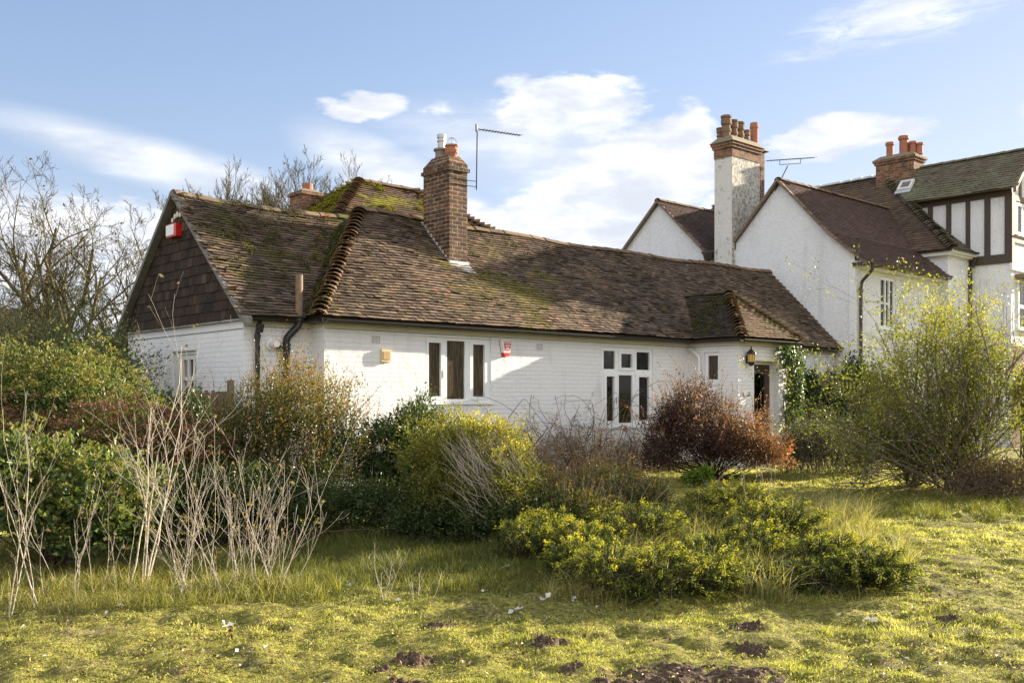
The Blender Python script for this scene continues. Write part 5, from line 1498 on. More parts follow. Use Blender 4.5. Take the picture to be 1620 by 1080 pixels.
rng = np.random.default_rng(77)
t = thing('bare_vine', 'tangled bare brown vine stems between the two front windows', 'climbing plant', HP(5.2, -.4, .15))
sb, lb = NB(), NB(); tips = []
for u in (3.9, 4.4, 4.9, 5.4, 6.0, 6.6, 7.2):
    for k in range(9):
        out = {}
        hgt = 1.0 if u < 5.8 else .62
        grow(out, rng, HP(u + rng.normal(0, .1), -.45 + rng.normal(0, .15), .1), (rng.normal(0, .6), rng.normal(-.15, .3), 1.0), hgt * rng.uniform(.75, 1.25), .015, 0, 2, (6, 5), .9, -.05, .34, 8, .62, tips)
        flush(sb, out)
for i in range(60):   # arching whips
    u = rng.uniform(3.4, 7.6); s = np.array(HP(u, -.35 + rng.normal(0, .15), rng.uniform(.3, 1.0)))
    e = np.array(HP(u + rng.normal(.1, .7), -.25 + rng.normal(0, .15), rng.uniform(.6, 1.55)))
    c = curve(s, e, rng, 9, .16, -.30); sb.tubes([c], [np.linspace(.006, .0022, 9)], 4)
sb.build('stems', M_vine, t, smooth=True, uv=False)
TP = np.array([a for a, b in tips]); ii = rng.choice(len(TP), 3600); TP = TP[ii]
add_leaves(lb, TP + rng.normal(0, .03, TP.shape), rng.normal(0, 1, TP.shape), rng.normal(0, 1, TP.shape), rng.uniform(.02, .05, len(TP)), .022, rng.random(len(TP)))
lb.build('withered_leaves', M_dry, t, uv=False)

# 8. low mixed plants in the middle
t, rng, P, d = shrub('lavender_bush', 'low straggly grey-brown bush with dry stems in front of the bare vine', 'shrub', (X(925, 11.8), 11.8),
      [(X(870, 11.2), 11.3, .28, .5, .5, .46), (X(940, 11.4), 11.4, .30, .55, .5, .48), (X(1010, 11.6), 11.7, .25, .5, .5, .42), (X(905, 10.7), 10.7, .2, .55, .4, .38)], 30000, .034, .35, M_leaf_pyr, M_greystem, t_top(.1, .75, .12, .55),
      shoot=420, shoot_len=.26, st=(.4, .9), seed=9, shoot_leaf=18)
sb = NB(); PS, RS = [], []
for i in range(240):
    s = np.array((X(925, 11.7) + rng.normal(0, .3), 11.5 + rng.normal(0, .25), .15)); e = s + np.array((rng.normal(.0, .22), rng.normal(-.05, .12), rng.uniform(.3, .6)))
    PS.append(curve(s, e, rng, 5, .05)); RS.append(np.linspace(.0035, .0012, 5))
sb.tubes(PS, RS, 3); sb.build('dry_stems', M_twig, t, uv=False)
shrub('low_green_shrub', 'low dark green shrub spreading below the golden mound', 'shrub', (X(790, 10.4), 10.4),
      [(X(760, 10.4), 10.5, .15, .6, .45, .35), (X(850, 10.6), 10.7, .18, .5, .5, .38), (X(700, 10.6), 10.8, .12, .5, .4, .3)], 17000, .035, .55, M_leaf_dark, M_stem, t_top(.0, .5, .2, .6), shoot=90, shoot_len=.16, seed=10)
shrub('leafy_plant', 'small bright green leafy plant at the lawn edge before the red bush', 'plant', (X(1108, 16), 16),
      [(X(1100, 16), 16, .18, .20, .2, .16), (X(1118, 16), 16, .2, .15, .2, .2)], 1100, .07, .6, M_leaf_bright, M_stem, None, seed=11, nst=8, sr=.006)

# 9. berberis
cl = [(X(1095, 17.3), 17.3, .92, .75, .8, .78), (X(1065, 17.4), 17.5, .75, .45, .6, .7), (X(1160, 17.3), 17.2, .62, .62, .7, .62), (X(1210, 17.1), 17.1, .45, .45, .6, .42), (X(1130, 17.2), 16.9, .5, 1.0, .5, .5), (X(1045, 17), 17, .4, .35, .5, .45)]
def t_b(P, d, k): return .16 + .38 * np.clip((P[:, 0] - X(1110, 17.2)) / 1.1, 0, 1) + .08 * d[:, 2] + .10 * d[:, 0]
shrub('berberis', 'dark red and purple berberis bush in front of the porch', 'shrub', (X(1125, 17.2), 17.2), cl, 52000, .04, .6, M_leaf_berb, M_stem, t_b, shoot=460, shoot_len=.62, st=(.25, .8), rough=.45, gap=.39, seed=12,
      shoot_leaf=30, nst=40, zmin=.0, shootdir=(0, 0, .8))
# 10. ivy on the porch corner
rng = np.random.default_rng(13)
t = thing('climbing_ivy', 'glossy ivy climbing the right corner of the porch to the eaves', 'climbing plant', HP(10.95, -1.35, .15))
nb, sb = NB(), NB()
n = 8500
z = rng.uniform(.2, 2.66, n); wdt = np.interp(z, [.2, .9, 1.5, 2.2, 2.66], [.5, .34, .30, .42, .5])
u = 10.90 + rng.normal(0, .5, n) * wdt + np.where(z > 2.1, -.08, 0) + .08 * np.sin(z * 4)
v = -1.28 - np.abs(rng.normal(0, .09, n)) - .05
over = u > 11.05; v = np.where(over, -1.24 + rng.uniform(-.15, .7, n) * .8, v)
P = np.stack(HP(u, v, z), -1); keep = vn3(P, 4, 2) * .5 + vn3(P, 9, 3) * .5 > .36; P = P[keep]
nrm = np.array(HP(0, -1, 0)) - np.array(HP(0, 0, 0)); m = len(P)
add_leaves(nb, P, rng.normal(0, .5, (m, 3)) + (0, 0, -.6), nrm + rng.normal(0, .45, (m, 3)) + (0, 0, .2), rng.uniform(.04, .085, m), rng.uniform(.04, .07, m), .45 + rng.normal(0, .22, m))
nb.build('leaves', M_leaf_ivyp, t, uv=False)
PS = [curve(HP(10.9 + rng.normal(0, .06), -1.27, .1), HP(10.9 + rng.normal(0, .2), -1.28, rng.uniform(1.6, 2.6)), rng, 9, .04) for _ in range(9)]
sb.tubes(PS, [np.linspace(.014, .004, 9)] * 9, 5); sb.build('stems', M_stem, t, smooth=True, uv=False)
# ivy mass right of porch
cl = [(*HP(11.7, -.25, 1.3)[:2], 1.3, .55, .5, 1.0), (*HP(12.8, -.3, 1.1)[:2], 1.15, .7, .5, 1.05), (*HP(13.8, -.5, 1.1)[:2], 1.1, .7, .6, 1.1), (*HP(11.6, -.1, 2.2)[:2], 2.35, .5, .3, .38), (*HP(14.6, -.8, 1.3)[:2], 1.3, .7, .6, 1.1)]
shrub('ivy_thicket', 'dark ivy thicket against the white wall just right of the porch', 'climbing plant', HP(12.8, -.4, 0)[:2], cl, 34000, .07, .7, M_leaf_dark, M_stem, lambda P, d, k: .30 + .2 * d[:, 2], shoot=120, shoot_len=.5, seed=14,
      st=(.3, .7), gap=.36, sr=.02)
# 11. rosemary
rng0 = np.random.default_rng(15)
rx, ry = X(1310, 18.6), 18.5
t = thing('rosemary_bush', 'grey-green rosemary bush with upright spikes right of the front door', 'shrub', (rx, ry, g1(rx, ry)))
nb, sb = NB(), NB()
leafy(nb, rng0, [(rx - .35, ry, .55, .6, .55, .62), (rx + .3, ry, .5, .65, .6, .6), (rx - .65, ry + .1, .4, .35, .4, .5)], 22000, .045, .2, lambda P, d, k: .15 + .15 * d[:, 2], seed=15, up=.9)
ST, DR = [], []
for i in range(620):
    a = rng0.uniform(0, 2 * math.pi); q = math.sqrt(rng0.random())
    x, y = rx + .95 * q * math.cos(a), ry + .6 * q * math.sin(a)
    ST.append(np.array((x, y, .55 * (1 - .5 * q * q) + rng0.uniform(-.25, .2)))); DR.append((rng0.normal(.12 * math.cos(a), .15), rng0.normal(0, .15), 1))
shoots(nb, sb, rng0, ST, DR, .62, .042, .16, .15, .85, 60, .004)
nb.build('foliage', M_leaf_rose, t, uv=False); sb.build('stems', M_greystem, t, uv=False)

# 12. big loose yellow-green shrub at right
bx, by = X(1515, 15.8), 15.8
rng = np.random.default_rng(16)
t = thing('autumn_shrub', 'big loose yellow-green shrub with many bare stems at right', 'shrub', (bx, by, g1(bx, by)))
sb, nb = NB(), NB(); tips = []
for i in range(36):
    a = rng.uniform(0, 2 * math.pi); ln = rng.uniform(.1, 1)
    left = rng.random() < .6
    d = np.array((rng.normal(-.65 if left else .18, .42), rng.normal(-.1, .35), rng.uniform(.45, 1.5)))
    out = {}
    L = rng.uniform(1.6, 2.9) * (1.08 if d[2] > .9 else .92)
    tp = [] 
    grow(out, rng, (bx + rng.normal(0, .30), by + rng.normal(0, .25), .02), d, L, rng.uniform(.012, .026), 0, 3, (7, 5, 3), .75, .10, .16, 7, .50, tp, .2)
    flush(sb, out, rmin=.0016)
    tips += [(p, q, left) for p, q in tp]
for i in range(22):   # straight bare whips on the right
    s = np.array((bx + rng.uniform(.0, .85), by + rng.normal(0, .25), rng.uniform(.6, 1.8))); e = s + np.array((rng.normal(.05, .16), rng.normal(0, .15), rng.uniform(1.0, 1.9)))
    sb.tubes([curve(s, e, rng, 7, .04)], [np.linspace(.009, .002, 7)], 4)
sb.build('stems', M_greystem, t, smooth=True, uv=False)
TP = np.array([p for p, q, l in tips])
keepp = np.where(TP[:, 0] > bx + .45, .2, .82) * np.clip(.4 + 1.6 * (vn3(TP, 1.6, 8) - .2), 0, 1.4) * np.where(TP[:, 2] < .5, .6, 1)
kk = rng.random(len(TP)) < keepp; TP = TP[kk]
rep = 5
Q = np.repeat(TP, rep, 0) + rng.normal(0, .055, (len(TP) * rep, 3))
Q = Q[Q[:, 2] > .12]
m = len(Q); sz = rng.uniform(.03, .06, m)
tv = .30 + .30 * np.clip((Q[:, 2] - .8) / 2.2, 0, 1) + (vn3(Q, 2.2, 7) - .5) * .5 + rng.normal(0, .13, m)
add_leaves(nb, Q, rng.normal(0, .8, (m, 3)) + (-.1, 0, -.1), rng.normal(0, .8, (m, 3)) + (0, 0, .5), sz, sz * .6, tv)
leafy(nb, rng, [(X(1420, 16), 15.9, 1.5, .75, .6, 1.0), (X(1470, 16), 15.8, 2.2, .7, .6, 1.1), (X(1540, 16), 15.9, 1.8, .7, .6, 1.4), (X(1400, 16), 16, .8, .6, .5, .7), (X(1520, 15.6), 15.6, .8, 1.0, .6, .8)], 26000, .042, .6, lambda P, d, k: .50 + .12 * np.clip(P[:, 2] - 1, 0, 2), shell=.5, rough=.5, gap=.50, seed=161)
nb.build('foliage', M_leaf_yel, t, uv=False)
cl = [(X(1400, 16.4), 16.4, .75, .6, .5, .85), (X(1440, 16), 16, .5, .7, .5, .6), (X(1500, 15.7), 15.8, .35, .8, .5, .5)]
shrub('green_shrub', 'dense small green shrub at the foot of the loose yellow-green shrub', 'shrub', (X(1440, 16.2), 16.2), cl, 17000, .04, .6, M_leaf_yel, M_stem, lambda P, d, k: .12 + .25 * d[:, 2] + .15 * np.clip(P[:, 2] - .5, 0, 1), shoot=160, shoot_len=.35, st=(.3, .75), seed=17, gap=.42)
# brush pile bottom right edge
rng = np.random.default_rng(18)
t = thing('brush_heap', 'heap of dry brown twigs at the right edge under the big shrub', 'brushwood', (X(1590, 14.8), 14.8, .05))
sb = NB(); PS = []; RS = []
for i in range(650):
    s = np.array((X(1590, 14.8) + rng.normal(0, .5), 14.8 + rng.normal(0, .35), rng.uniform(.0, .35))); e = s + np.array((rng.normal(0, .3), rng.normal(0, .25), rng.uniform(-.1, .42)))
    PS.append(curve(s, e, rng, 5, .14)); RS.append(np.linspace(.005, .002, 5))
sb.tubes(PS, RS, 4); sb.build('twigs', M_vine, t, uv=False)
nb = NB(); leafy(nb, rng, [(X(1590, 14.8), 14.9, .2, .7, .5, .45)], 6000, .045, .5, None, seed=18); nb.build('withered_leaves', M_dry, t, uv=False)
t_, _, _, _ = shrub('broadleaf_shrub', 'shrub with broad yellow leaves cut by the right edge of the lawn', 'shrub', (X(1650, 15.2), 15.4), [(X(1660, 15.2), 15.4, 1.3, .45, .4, 1.0)], 3200, .075, .6, M_leaf_yel, M_stem, lambda P, d, k: .6 + .1 * d[:, 2], seed=19)

# ------------------------------------------------------------------ junipers
def juniper(label, cx, cy, rx, ry, h, n, seed):
    rng = np.random.default_rng(seed)
    t = thing('golden_juniper', label, 'shrub', (cx, cy, g1(cx, cy)), 'spreading golden junipers')
    nb, sb = NB(), NB()
    PS, RS = [], []
    Pl, Dl, Tl, Nl = [], [], [], []
    hubs = [(rng.uniform(-.75, .75), rng.uniform(-.75, .75), rng.uniform(.6, 1.15)) for _ in range(9)]
    for i in range(n):
        hx, hy, hh = hubs[rng.integers(len(hubs))]
        a = rng.uniform(0, 2 * math.pi)
        px_, py_ = cx + hx * rx * .8, cy + hy * ry * .8
        q = rng.uniform(.25, 1)
        ex, ey = px_ + math.cos(a) * rx * .42 * q, py_ + math.sin(a) * ry * .42 * q
        g0 = g1(ex, ey)
        top = g0 + h * hh * rng.uniform(.30, 1.25) * (1 - .35 * q)
        s = np.array((px_ + math.cos(a) * .05, py_ + math.sin(a) * .05, g0 + .05)); e = np.array((ex, ey, top))
        K = 7; tt = np.linspace(0, 1, K)[:, None]
        c = s + (e - s) * tt + np.array((0, 0, 1.)) * (np.sin(tt * math.pi * .62) * .45 * (top - g0)) + np.sin(tt * math.pi) * rng.normal(0, .03, 3)
        c[-1, 2] -= .03
        PS.append(c); RS.append(np.linspace(.006, .002, K))
        m = 62
        u_ = rng.uniform(.25, 1.0, m) ** .7
        ii = np.clip((u_ * (K - 1)).astype(int), 0, K - 2); f = (u_ * (K - 1) - ii)[:, None]
        P = c[ii] * (1 - f) + c[ii + 1] * f
        ax = unit(c[ii + 1] - c[ii])
        P = P + rng.normal(0, .013, P.shape)
        Pl.append(P); Dl.append(ax * 1.1 + rng.normal(0, .55, P.shape)); Nl.append(rng.normal(0, 1, P.shape) + (0, 0, .8))
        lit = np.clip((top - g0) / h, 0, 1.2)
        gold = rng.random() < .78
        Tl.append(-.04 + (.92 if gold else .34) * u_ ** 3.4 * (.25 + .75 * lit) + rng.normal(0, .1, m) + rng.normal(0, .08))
    P = np.concatenate(Pl); m = len(P); sz = rng.uniform(.018, .036, m)
    add_leaves(nb, P, np.concatenate(Dl), np.concatenate(Nl), sz, sz * .24, np.concatenate(Tl))
    nb.build('foliage', M_jun, t, uv=False); sb.tubes(PS, RS, 3); sb.build('stems', M_stem, t, uv=False)
juniper('golden juniper nearest the open lawn at right, its tips brightest', X(1225, 8.4), 8.35, 1.08, 1.2, .29, 1900, 51)
juniper('golden juniper spreading front and centre behind the small molehills', X(1030, 8.3), 8.3, .98, 1.15, .24, 1500, 52)
juniper('golden juniper behind the others near the berberis', X(1100, 11.0), 11.0, 1.5, 1.6, .36, 2200, 53)
juniper('darker juniper at left in the shade of the golden mound', X(890, 9.4), 9.5, .85, .9, .30, 800, 54)

# ------------------------------------------------------------------ grass
def ribbon_grass(nb, rng, x, y, h, wd, tint_, lean=.5, dirx=0, K=5):
    n = len(x)
    a = rng.uniform(0, 2 * math.pi, n)
    ln = lean * rng.uniform(.2, 1.2, n) * h
    dx, dy = np.cos(a) * ln + dirx * h, np.sin(a) * ln
    z0 = gh(x, y) - .01
    t = np.linspace(0, 1, K)
    C_ = np.stack([x[:, None] + dx[:, None] * t ** 2, y[:, None] + dy[:, None] * t ** 2, z0[:, None] + h[:, None] * (t - .28 * (ln / h)[:, None] * t ** 3)], -1)
    b = rng.uniform(0, 2 * math.pi, n)
    Sd = np.stack([np.cos(b), np.sin(b), np.zeros(n)], -1)[:, None, :]
    W_ = (wd * rng.uniform(.6, 1.3, n))[:, None] * (1 - t ** 1.5 * .9)[None]
    Lf, Rt = C_ - Sd * W_[..., None] * .5, C_ + Sd * W_[..., None] * .5
    V = np.stack([Lf, Rt], 2).reshape(n, K * 2, 3)
    F = np.array([[2 * k, 2 * k + 1, 2 * k + 3, 2 * k + 2] for k in range(K - 1)])
    F = (np.arange(n) * K * 2)[:, None, None] + F[None]
    tt = np.clip(tint_[:, None] + .12 * t[None], 0, 1)
    nb.add(V.reshape(-1, 3), F.reshape(-1, 4), np.repeat(tt, 2, axis=1).reshape(-1))
rng = np.random.default_rng(60)
SOIL = [(650, 1037, 24, .045), (692, 990, 20, .035), (870, 1013, 20, .035), (1182, 996, 20, .03), (1186, 1030, 26, .035), (600, 1052, 13, .03), (632, 1076, 26, .045),
        (905, 1058, 20, .03), (1500, 985, 18, .015)]
BARE = [(1095, 1062, .62, .25), (1240, 1010, .35, .12), (1490, 1000, .6, .16), (1340, 960, .5, .15), (420, 962, .9, .16), (830, 960, .9, .2), (1350, 880, .7, .4)]
def lawnmask(x, y):
    m = np.ones(len(x))
    for px, py, r, h in SOIL:
        d = 1533 * 1.6 / (py - 625); c = at(px, d); rr = r / 1533 * d
        q = ((x - c) / rr) ** 2 + ((y - d) / (rr * 1.3)) ** 2
        m *= np.clip((q - .7) / .6, 0, 1)
    for px, py, a, b in BARE:
        d = 1533 * 1.6 / (py - 625); c = at(px, d)
        q = ((x - c) / a) ** 2 + ((y - d) / (b * 1.6)) ** 2
        m *= np.clip(.15 + q * .8, 0, 1)
    return m
n = 420000
d = 5.0 * np.exp(rng.uniform(0, math.log(21 / 5.0), n)); x = rng.uniform(-.58, .60, n) * d; y = d
patch = vn2(x, y, 1.4, 61) * .55 + vn2(x, y, 5, 62) * .3 + vn2(x, y, 15, 63) * .15
ok = (rng.random(n) < np.clip((patch - .39) * 6, .04, 1) * lawnmask(x, y))
x, y, patch = x[ok], y[ok], patch[ok]; m = len(x)
h = rng.uniform(.010, .028, m) * (.7 + 2.6 * np.clip(vn2(x, y, 2.3, 64) - .45, 0, 1) + 1.0 * vn2(x, y, 9, 68) ** 2) * (1 + .05 * (y - 5))
w_ = .0045 + .0011 * (y - 5)
tt = .47 + (vn2(x, y, .9, 65) - .5) * .5 + (vn2(x, y, 6, 66) - .5) * .7 + (vn2(x, y, 17, 67) - .5) * .5 + rng.normal(0, .14, m)
nb = NB(); ribbon_grass(nb, rng, x, y, h, w_, tt, .9, 0, 3)
n2 = 60000      # mossy rosettes and tufts, coarser than the blades
d = 5.0 * np.exp(rng.uniform(0, math.log(19 / 5.0), n2)); x = rng.uniform(-.58, .60, n2) * d
q = vn2(x, d, 3.1, 161) * .5 + vn2(x, d, 9, 162) * .5
k = (q > .40) & (rng.random(n2) < lawnmask(x, d)); x, d, q = x[k], d[k], q[k]; m = len(x)
sz = rng.uniform(.008, .030, m) * (1 + .05 * (d - 5))
t2 = np.where(vn2(x, d, 14, 163) < .36, .10, .40 + (q - .5) * 1.5) + rng.normal(0, .16, m)
add_leaves(nb, np.stack([x, d, gh(x, d) + rng.uniform(-.002, .012, m)], -1), np.stack([rng.normal(size=m), rng.normal(size=m), rng.uniform(.2, 1.3, m)], -1), rng.normal(0, .5, (m, 3)) + (0, 0, 1), sz, sz * .38, t2)
nb.build('short_grass', M_lawn, uv=False); tag(bpy.data.objects['short_grass'], 'short mossy yellow-green turf covering the lawn', 'grass', kind='stuff')

def region(px0, px1, d0, d1, n, rng): 
    d = rng.uniform(d0, d1, n); p = rng.uniform(px0, px1, n)
    return at(p, d), d
nb = NB()
def patchgrass(px0, px1, d0, d1, n, h0, h1, wd, t0, tv, lean, dirx=0, thr=.3, sc=2.5, seed=0):
    x, y = region(px0, px1, d0, d1, n, rng)
    fx = (x / y * 1533 + 810 - px0) / (px1 - px0); fy = (y - d0) / (d1 - d0)
    edge = np.minimum(np.minimum(fx, 1 - fx) * 5, np.minimum(fy, 1 - fy) * 3.2)
    k = vn2(x, y, sc, seed) * .6 + vn2(x, y, sc * 3, seed + 1) * .4 > thr + .40 * (1 - np.clip(edge, 0, 1))
    x, y = x[k], y[k]; m = len(x)
    h = rng.uniform(h0, h1, m) * (.6 + .8 * vn2(x, y, 1.8, seed + 2))
    ribbon_grass(nb, rng, x, y, h, np.full(m, wd), t0 + rng.normal(0, tv, m) + (vn2(x, y, 1.5, seed + 3) - .5) * .3, lean, dirx)
patchgrass(-140, 540, 7.3, 10.2, 24000, .05, .19, .006, .50, .16, .8, seed=70)
patchgrass(-60, 420, 7.2, 7.8, 3000, .06, .16, .005, .50, .16, .9, seed=71)
patchgrass(330, 960, 7.7, 11.4, 30000, .07, .20, .006, .17, .13, .8, seed=72)
patchgrass(440, 960, 7.4, 8.9, 7000, .05, .14, .005, .32, .15, .9, seed=73)
patchgrass(820, 1440, 6.9, 10.8, 34000, .14, .36, .0040, .66, .20, 1.3, .25, .44, seed=74)
patchgrass(940, 1440, 9.4, 14.0, 20000, .15, .42, .006, .66, .16, 1.0, .2, .40, seed=75)
patchgrass(840, 1440, 7.0, 8.2, 3600, .06, .20, .0045, .5, .2, 1.3, .1, .44, seed=76)
patchgrass(1380, 1660, 12.5, 15.6, 9000, .06, .2, .008, .35, .14, .9, seed=77)
patchgrass(1300, 1480, 8.3, 11, 3000, .04, .14, .006, .55, .2, 1.1, seed=78, thr=.5)
patchgrass(0, 1620, 5.8, 8.4, 2600, .03, .09, .004, .5, .2, 1.2, seed=79, thr=.55)
patchgrass(800, 1060, 13.5, 16, 3500, .1, .35, .008, .5, .2, .9, seed=80)
o = nb.build('long_grass', M_grass, uv=False); tag(o, 'long rough grass growing between the shrubs and junipers', 'grass', kind='stuff')

# fallen leaves and pale petals
nb = NB()
n = 5200
d = 5.4 * np.exp(rng.uniform(0, math.log(13 / 5.4), n)); p = rng.uniform(0, 1620, n); x = at(p, d)
k = (vn2(x, d, 1.2, 90) * .6 + vn2(x, d, 4, 96) * .4 + .16 * ((p < 520) & (d > 6.5) & (d < 7.6)) + .10 * ((p > 900) & (d > 7) & (d < 8.2)) > .62)
x, d = x[k], d[k]; m = len(x)
add_leaves(nb, np.stack([x, d, gh(x, d) + .012 + rng.uniform(0, .02, m)], -1), np.stack([rng.normal(size=m), rng.normal(size=m), rng.normal(0, .35, m)], -1), rng.normal(0, .5, (m, 3)) + (0, 0, 1), rng.uniform(.012, .045, m), rng.uniform(.01, .03, m), rng.random(m) ** 1.7)
for px, py in ((485, 945), (865, 958), (905, 950), (812, 965), (625, 955), (140 + 780, 928), (1118, 893), (1375, 990), (800, 910), (545, 925), (200, 960), (360, 990)):
    dd = 1533 * 1.6 / (py - 625); xx = at(px, dd)
    for q in range(3):
        add_leaves(nb, np.array([[xx + rng.normal(0, .02), dd + rng.normal(0, .02), g1(xx, dd) + .03]]), rng.normal(size=(1, 3)) * (1, 1, .3), np.array([[0, -.4, 1.]]) + rng.normal(0, .3, (1, 3)), .055, .05, .92)
o = nb.build('fallen_leaves', M_fallen, uv=False); tag(o, 'scattered fallen leaves and pale petals on the turf', 'leaves', kind='stuff')

# molehills
names = ['crumbly dark molehill nearest the bottom edge left of centre', 'twin-topped molehill behind the one at bottom centre-left', 'small molehill on the turf below the darker juniper', 'small molehill on the lawn in front of the golden juniper',
         'flat dark molehill beside the large bare soil patch', 'tiny molehill just left of the biggest one', 'molehill cut by the bottom edge of the photo', 'molehill to the left of the bare soil patch at bottom',
         'low earth crumb on the sunny turf at far right',]
for (px, py, r, hh), nm in zip(SOIL, names):
    d = 1533 * 1.6 / (py - 625); c = at(px, d); rr = r / 1533 * d
    t = NB()
    k = 44
    a = np.linspace(-1.25, 1.25, k); AX, AY = np.meshgrid(a, a)
    q = np.sqrt(AX ** 2 + AY ** 2) + (vn2(AX + px, AY, 1.7, 93) - .5) * 1.1 + (vn2(AX, AY + py, 5, 97) - .5) * .5
    x_, y_ = c + AX * rr * 1.25, d + AY * rr * 1.6
    hgt = np.clip(1 - np.abs(q) ** 1.3, -.6, 1) * hh * .8
    P = np.stack([x_, y_, gh(x_, y_)], -1)
    lump = (vn2(x_, y_, 26, 91) - .5) * .06 + (vn2(x_, y_, 60, 92) - .5) * .05
    P[..., 2] += hgt + lump * np.clip(1.15 - q, 0, 1) - .012 * (q > 1)
    ii = np.arange(k * k).reshape(k, k)
    t.add(P.reshape(-1, 3), np.stack([ii[:-1, :-1], ii[:-1, 1:], ii[1:, 1:], ii[1:, :-1]], -1).reshape(-1, 4))
    o = t.build('molehill', M_soil, uv=False); tag(o, nm, 'molehill', 'molehills on the lawn')
t = NB(); k = 70
for px, py, A_, B_ in ((1095, 1072, .60, .18),):
    d = 1533 * 1.6 / (py - 625); c = at(px, d)
    a = np.linspace(-1.1, 1.1, k); AX, AY = np.meshgrid(a, a); q = np.sqrt(AX ** 2 + AY ** 2) + (vn2(AX, AY, 3, 94) - .5) * .6
    x_, y_ = c + AX * A_, d + AY * B_ * 1.4
    P = np.stack([x_, y_, gh(x_, y_) + np.clip(1 - q, -.3, .4) * .04 + (vn2(x_, y_, 30, 95) - .5) * .035 * (q < 1) - .004], -1)
    ii = np.arange(k * k).reshape(k, k)
    t.add(P.reshape(-1, 3), np.stack([ii[:-1, :-1], ii[:-1, 1:], ii[1:, 1:], ii[1:, :-1]], -1).reshape(-1, 4))
o = t.build('bare_soil', M_soil, uv=False, kind='structure')

# ------------------------------------------------------------------ bare saplings and twiggy plants in front
def sapling(name, label, px, d, n, hgt, r, seed, sx=.15, fan=.5, lvl=2, nk=(4, 2), leaves=0, group=None, spread=.75, hv=(.55, 1.15), dirx=0):
    rng = np.random.default_rng(seed)
    x = at(px, d)
    t = thing(name, label, 'sapling', (x, d, g1(x, d)), group)
    sb = NB(); tips = []
    for i in range(n):
        out = {}
        dx = rng.uniform(-1, 1)
        grow(out, rng, (x + rng.normal(0, sx), d + rng.normal(0, sx * .6), g1(x, d) - .03), (dx * fan + dirx, rng.normal(0, .25), 1), hgt * rng.uniform(*hv), r * rng.uniform(.45, 1.0), 0, lvl, nk, spread, .25, .085, 8, .42, tips, .25, .3)
        flush(sb, out, (5, 4, 3, 3), rmin=.0011)
    sb.build('stems', M_twig, t, smooth=True, uv=False)
    if leaves:
        nb = NB(); TP = np.array([a for a, b in tips]); TP = TP[rng.choice(len(TP), leaves)]
        m = len(TP); add_leaves(nb, TP, rng.normal(0, .6, (m, 3)) + (0, 0, -.3), rng.normal(0, 1, (m, 3)), rng.uniform(.03, .055, m), .03, rng.uniform(.5, 1, m))
        nb.build('withered_leaves', M_dry, t, uv=False)
sapling('bare_sapling', 'tall bare sapling at the left edge before the glossy shrub', 40, 7.3, 4, 1.45, .0085, 201, .10, .25, 2, (5, 2), 26)
sapling('bare_sapling', 'thin bare stems between the left-edge sapling and the tallest one', 120, 7.8, 7, .85, .0048, 202, .25, .3, 2, (3, 2), 12)
sapling('bare_sapling', 'tallest bare sapling, forked, rising over the glossy shrub', 232, 8.2, 5, 1.95, .009, 203, .06, .28, 2, (5, 2), 34, dirx=-.08)
sapling('bare_sapling', 'dense fan of pale bare stems left of centre', 325, 7.9, 34, 1.3, .0044, 204, .30, .60, 2, (4, 2), 90, hv=(.3, 1.15))
sapling('bare_sapling', 'leaning pale stems spreading to the right of the dense fan', 415, 8.1, 12, .95, .0050, 205, .10, .62, 2, (4, 2), 20, dirx=.1)
sapling('twig_plant', 'small bare twig plant alone on the turf edge', 612, 7.5, 3, .34, .0055, 206, .02, .5, 2, (4, 2), 4)
sapling('twig_plant', 'smallest bare twig plant right of the lone one', 672, 7.5, 3, .22, .004, 207, .05, .6, 1, (3, 2))
sapling('twig_plant', 'thin dry stems behind the lawn edge before the berberis', 1135, 12.4, 5, .62, .006, 208, .10, .3, 2, (4, 2), 8)
sapling('twig_plant', 'pale dry forked stem standing in the long grass at right', 1203, 11.0, 4, .72, .0065, 209, .07, .3, 2, (3, 2), 8)
sapling('twig_plant', 'long slender stem standing up in front of the orange-tipped shrub', 422, 9.6, 1, 1.35, .006, 210, .02, .1, 1, (5, 2), 8)

# ------------------------------------------------------------------ bare trees
def tree(label, x, y, h, r, seed, n_lead=5, fan=.55, lean=0, lvl=4, nk=(6, 5, 5, 4), group='bare trees behind the hedge and roofs', split=.16, leaves=140, mat=M_bark, spread=.62, upb=.20, wig=.085):
    rng = np.random.default_rng(seed)
    t = thing('bare_tree', label, 'tree', (x, y, 0), group)
    tb, cb, lb = NB(), NB(), NB(); tips = []
    z = h * split
    top = np.array((x + lean * z, y, z))
    tb.tubes([curve((x, y, -.2), top, rng, 6, .03)], [np.linspace(r * 1.25, r, 6)], 10)
    for i in range(n_lead):
        a = -1 + 2 * (i + .5) / n_lead
        out = {}
        grow(out, rng, top - (0, 0, .15), (a * fan + lean, rng.normal(0, .35), 1), (h - z) * .74 * rng.uniform(.85, 1.1) * (1 - .10 * abs(a)), r * .62, 0, lvl, nk, spread, upb, wig, 8, .50, tips, .32, .28)
        l0 = out.pop(0)
        tb.tubes(np.array([q[0] for q in l0]), np.array([q[1] for q in l0]), 7)
        flush(cb, out, (7, 5, 4, 3, 3), rmin=.0045)
    tb.build('trunk', mat, t, smooth=True, uv=False)
    cr_ = cb.build('crown', mat, t, smooth=True, uv=False)
    TP = np.array([a for a, b in tips]); TP = TP[rng.choice(len(TP), leaves)]; m = len(TP)
    add_leaves(lb, TP, rng.normal(0, 1, (m, 3)) + (0, 0, -.4), rng.normal(0, 1, (m, 3)), rng.uniform(.06, .12, m), .06, rng.random(m) * .6)
    lb.build('withered_leaves', M_dry, cr_, uv=False)
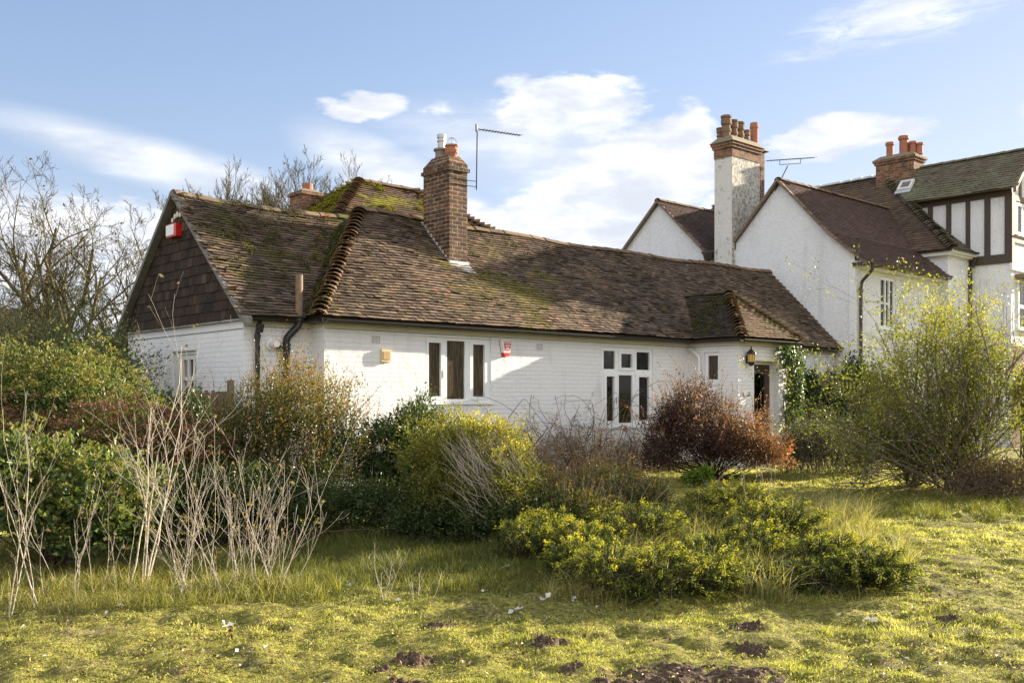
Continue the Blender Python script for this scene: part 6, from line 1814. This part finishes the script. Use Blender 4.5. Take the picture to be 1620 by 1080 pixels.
tree('bare many-stemmed tree nearest the gable, leaning right', X(150, 25), 25, 6.9, .17, 301, 8, .95, .12, 4, (6, 5, 4, 4), spread=.85, upb=.10, wig=.12)
tree('tallest bare tree in the middle of the left group', X(78, 24), 24.2, 7.7, .18, 302, 7, .62, .0, 4, (6, 5, 4, 4), spread=.85, upb=.10, wig=.12)
tree('bare tree at the left edge of the photo', X(5, 26), 26, 6.5, .16, 303, 5, .7, -.06, 4, (6, 5, 4, 4), spread=.85, upb=.10, wig=.12)
tree('bare treetop showing over the wing roof left of the red brick chimney', X(395, 34), 34, 9.3, .2, 304, 13, 1.3, -.02, 4, (7, 6, 5, 3), leaves=160, split=.5)
tree('bare treetop behind the red brick chimney of the rear house', X(485, 36), 36, 10.0, .2, 305, 11, 1.0, .02, 4, (7, 6, 5, 3), leaves=160, split=.5)
rng = np.random.default_rng(310)
shrub('evergreen_tree', 'dark evergreen crown behind the hedge beside the gable', 'tree', (X(215, 20), 20), [(X(215, 20), 20, 1.9, .7, .8, 1.2)], 9000, .09, .45, M_leaf_dark, M_stem, lambda P, d, k: .3 + .2 * d[:, 2], shoot=90, shoot_len=.5, seed=20, gap=.40)
shrub('far_hedge', 'long clipped hedge far behind the bare trees', 'hedge', (-20, 40), [(-34 + 3 * i, 40, .8, 2.2, 1.4, 1.9) for i in range(8)], 26000, .22, .6, M_leaf_hedge, M_stem, None, seed=21, gap=.2)

t, _, _, _ = shrub('reflection_hedge', 'tall dark unseen hedge to the right, added to darken window reflections', 'hedge', (27, 3), [(27 + (i % 2) * .5, -10 + 3 * i, 3.0, 1.8, 2.2, 3.6) for i in range(9)], 42000, .26, .6, M_leaf_dark, M_stem, None, seed=23, gap=.2)  # out of view, added so the window panes reflect something dark
shrub('far_hedge', 'long dark field hedge on the horizon beyond the white house', 'hedge', (60, 75), [(34 + 6 * i, 80 - 7 * i, 1.5, 4.5, 3, 3.2 + (i % 3) * .5) for i in range(10)], 16000, .5, .6, M_leaf_dark, M_stem, None, seed=24, gap=.2)
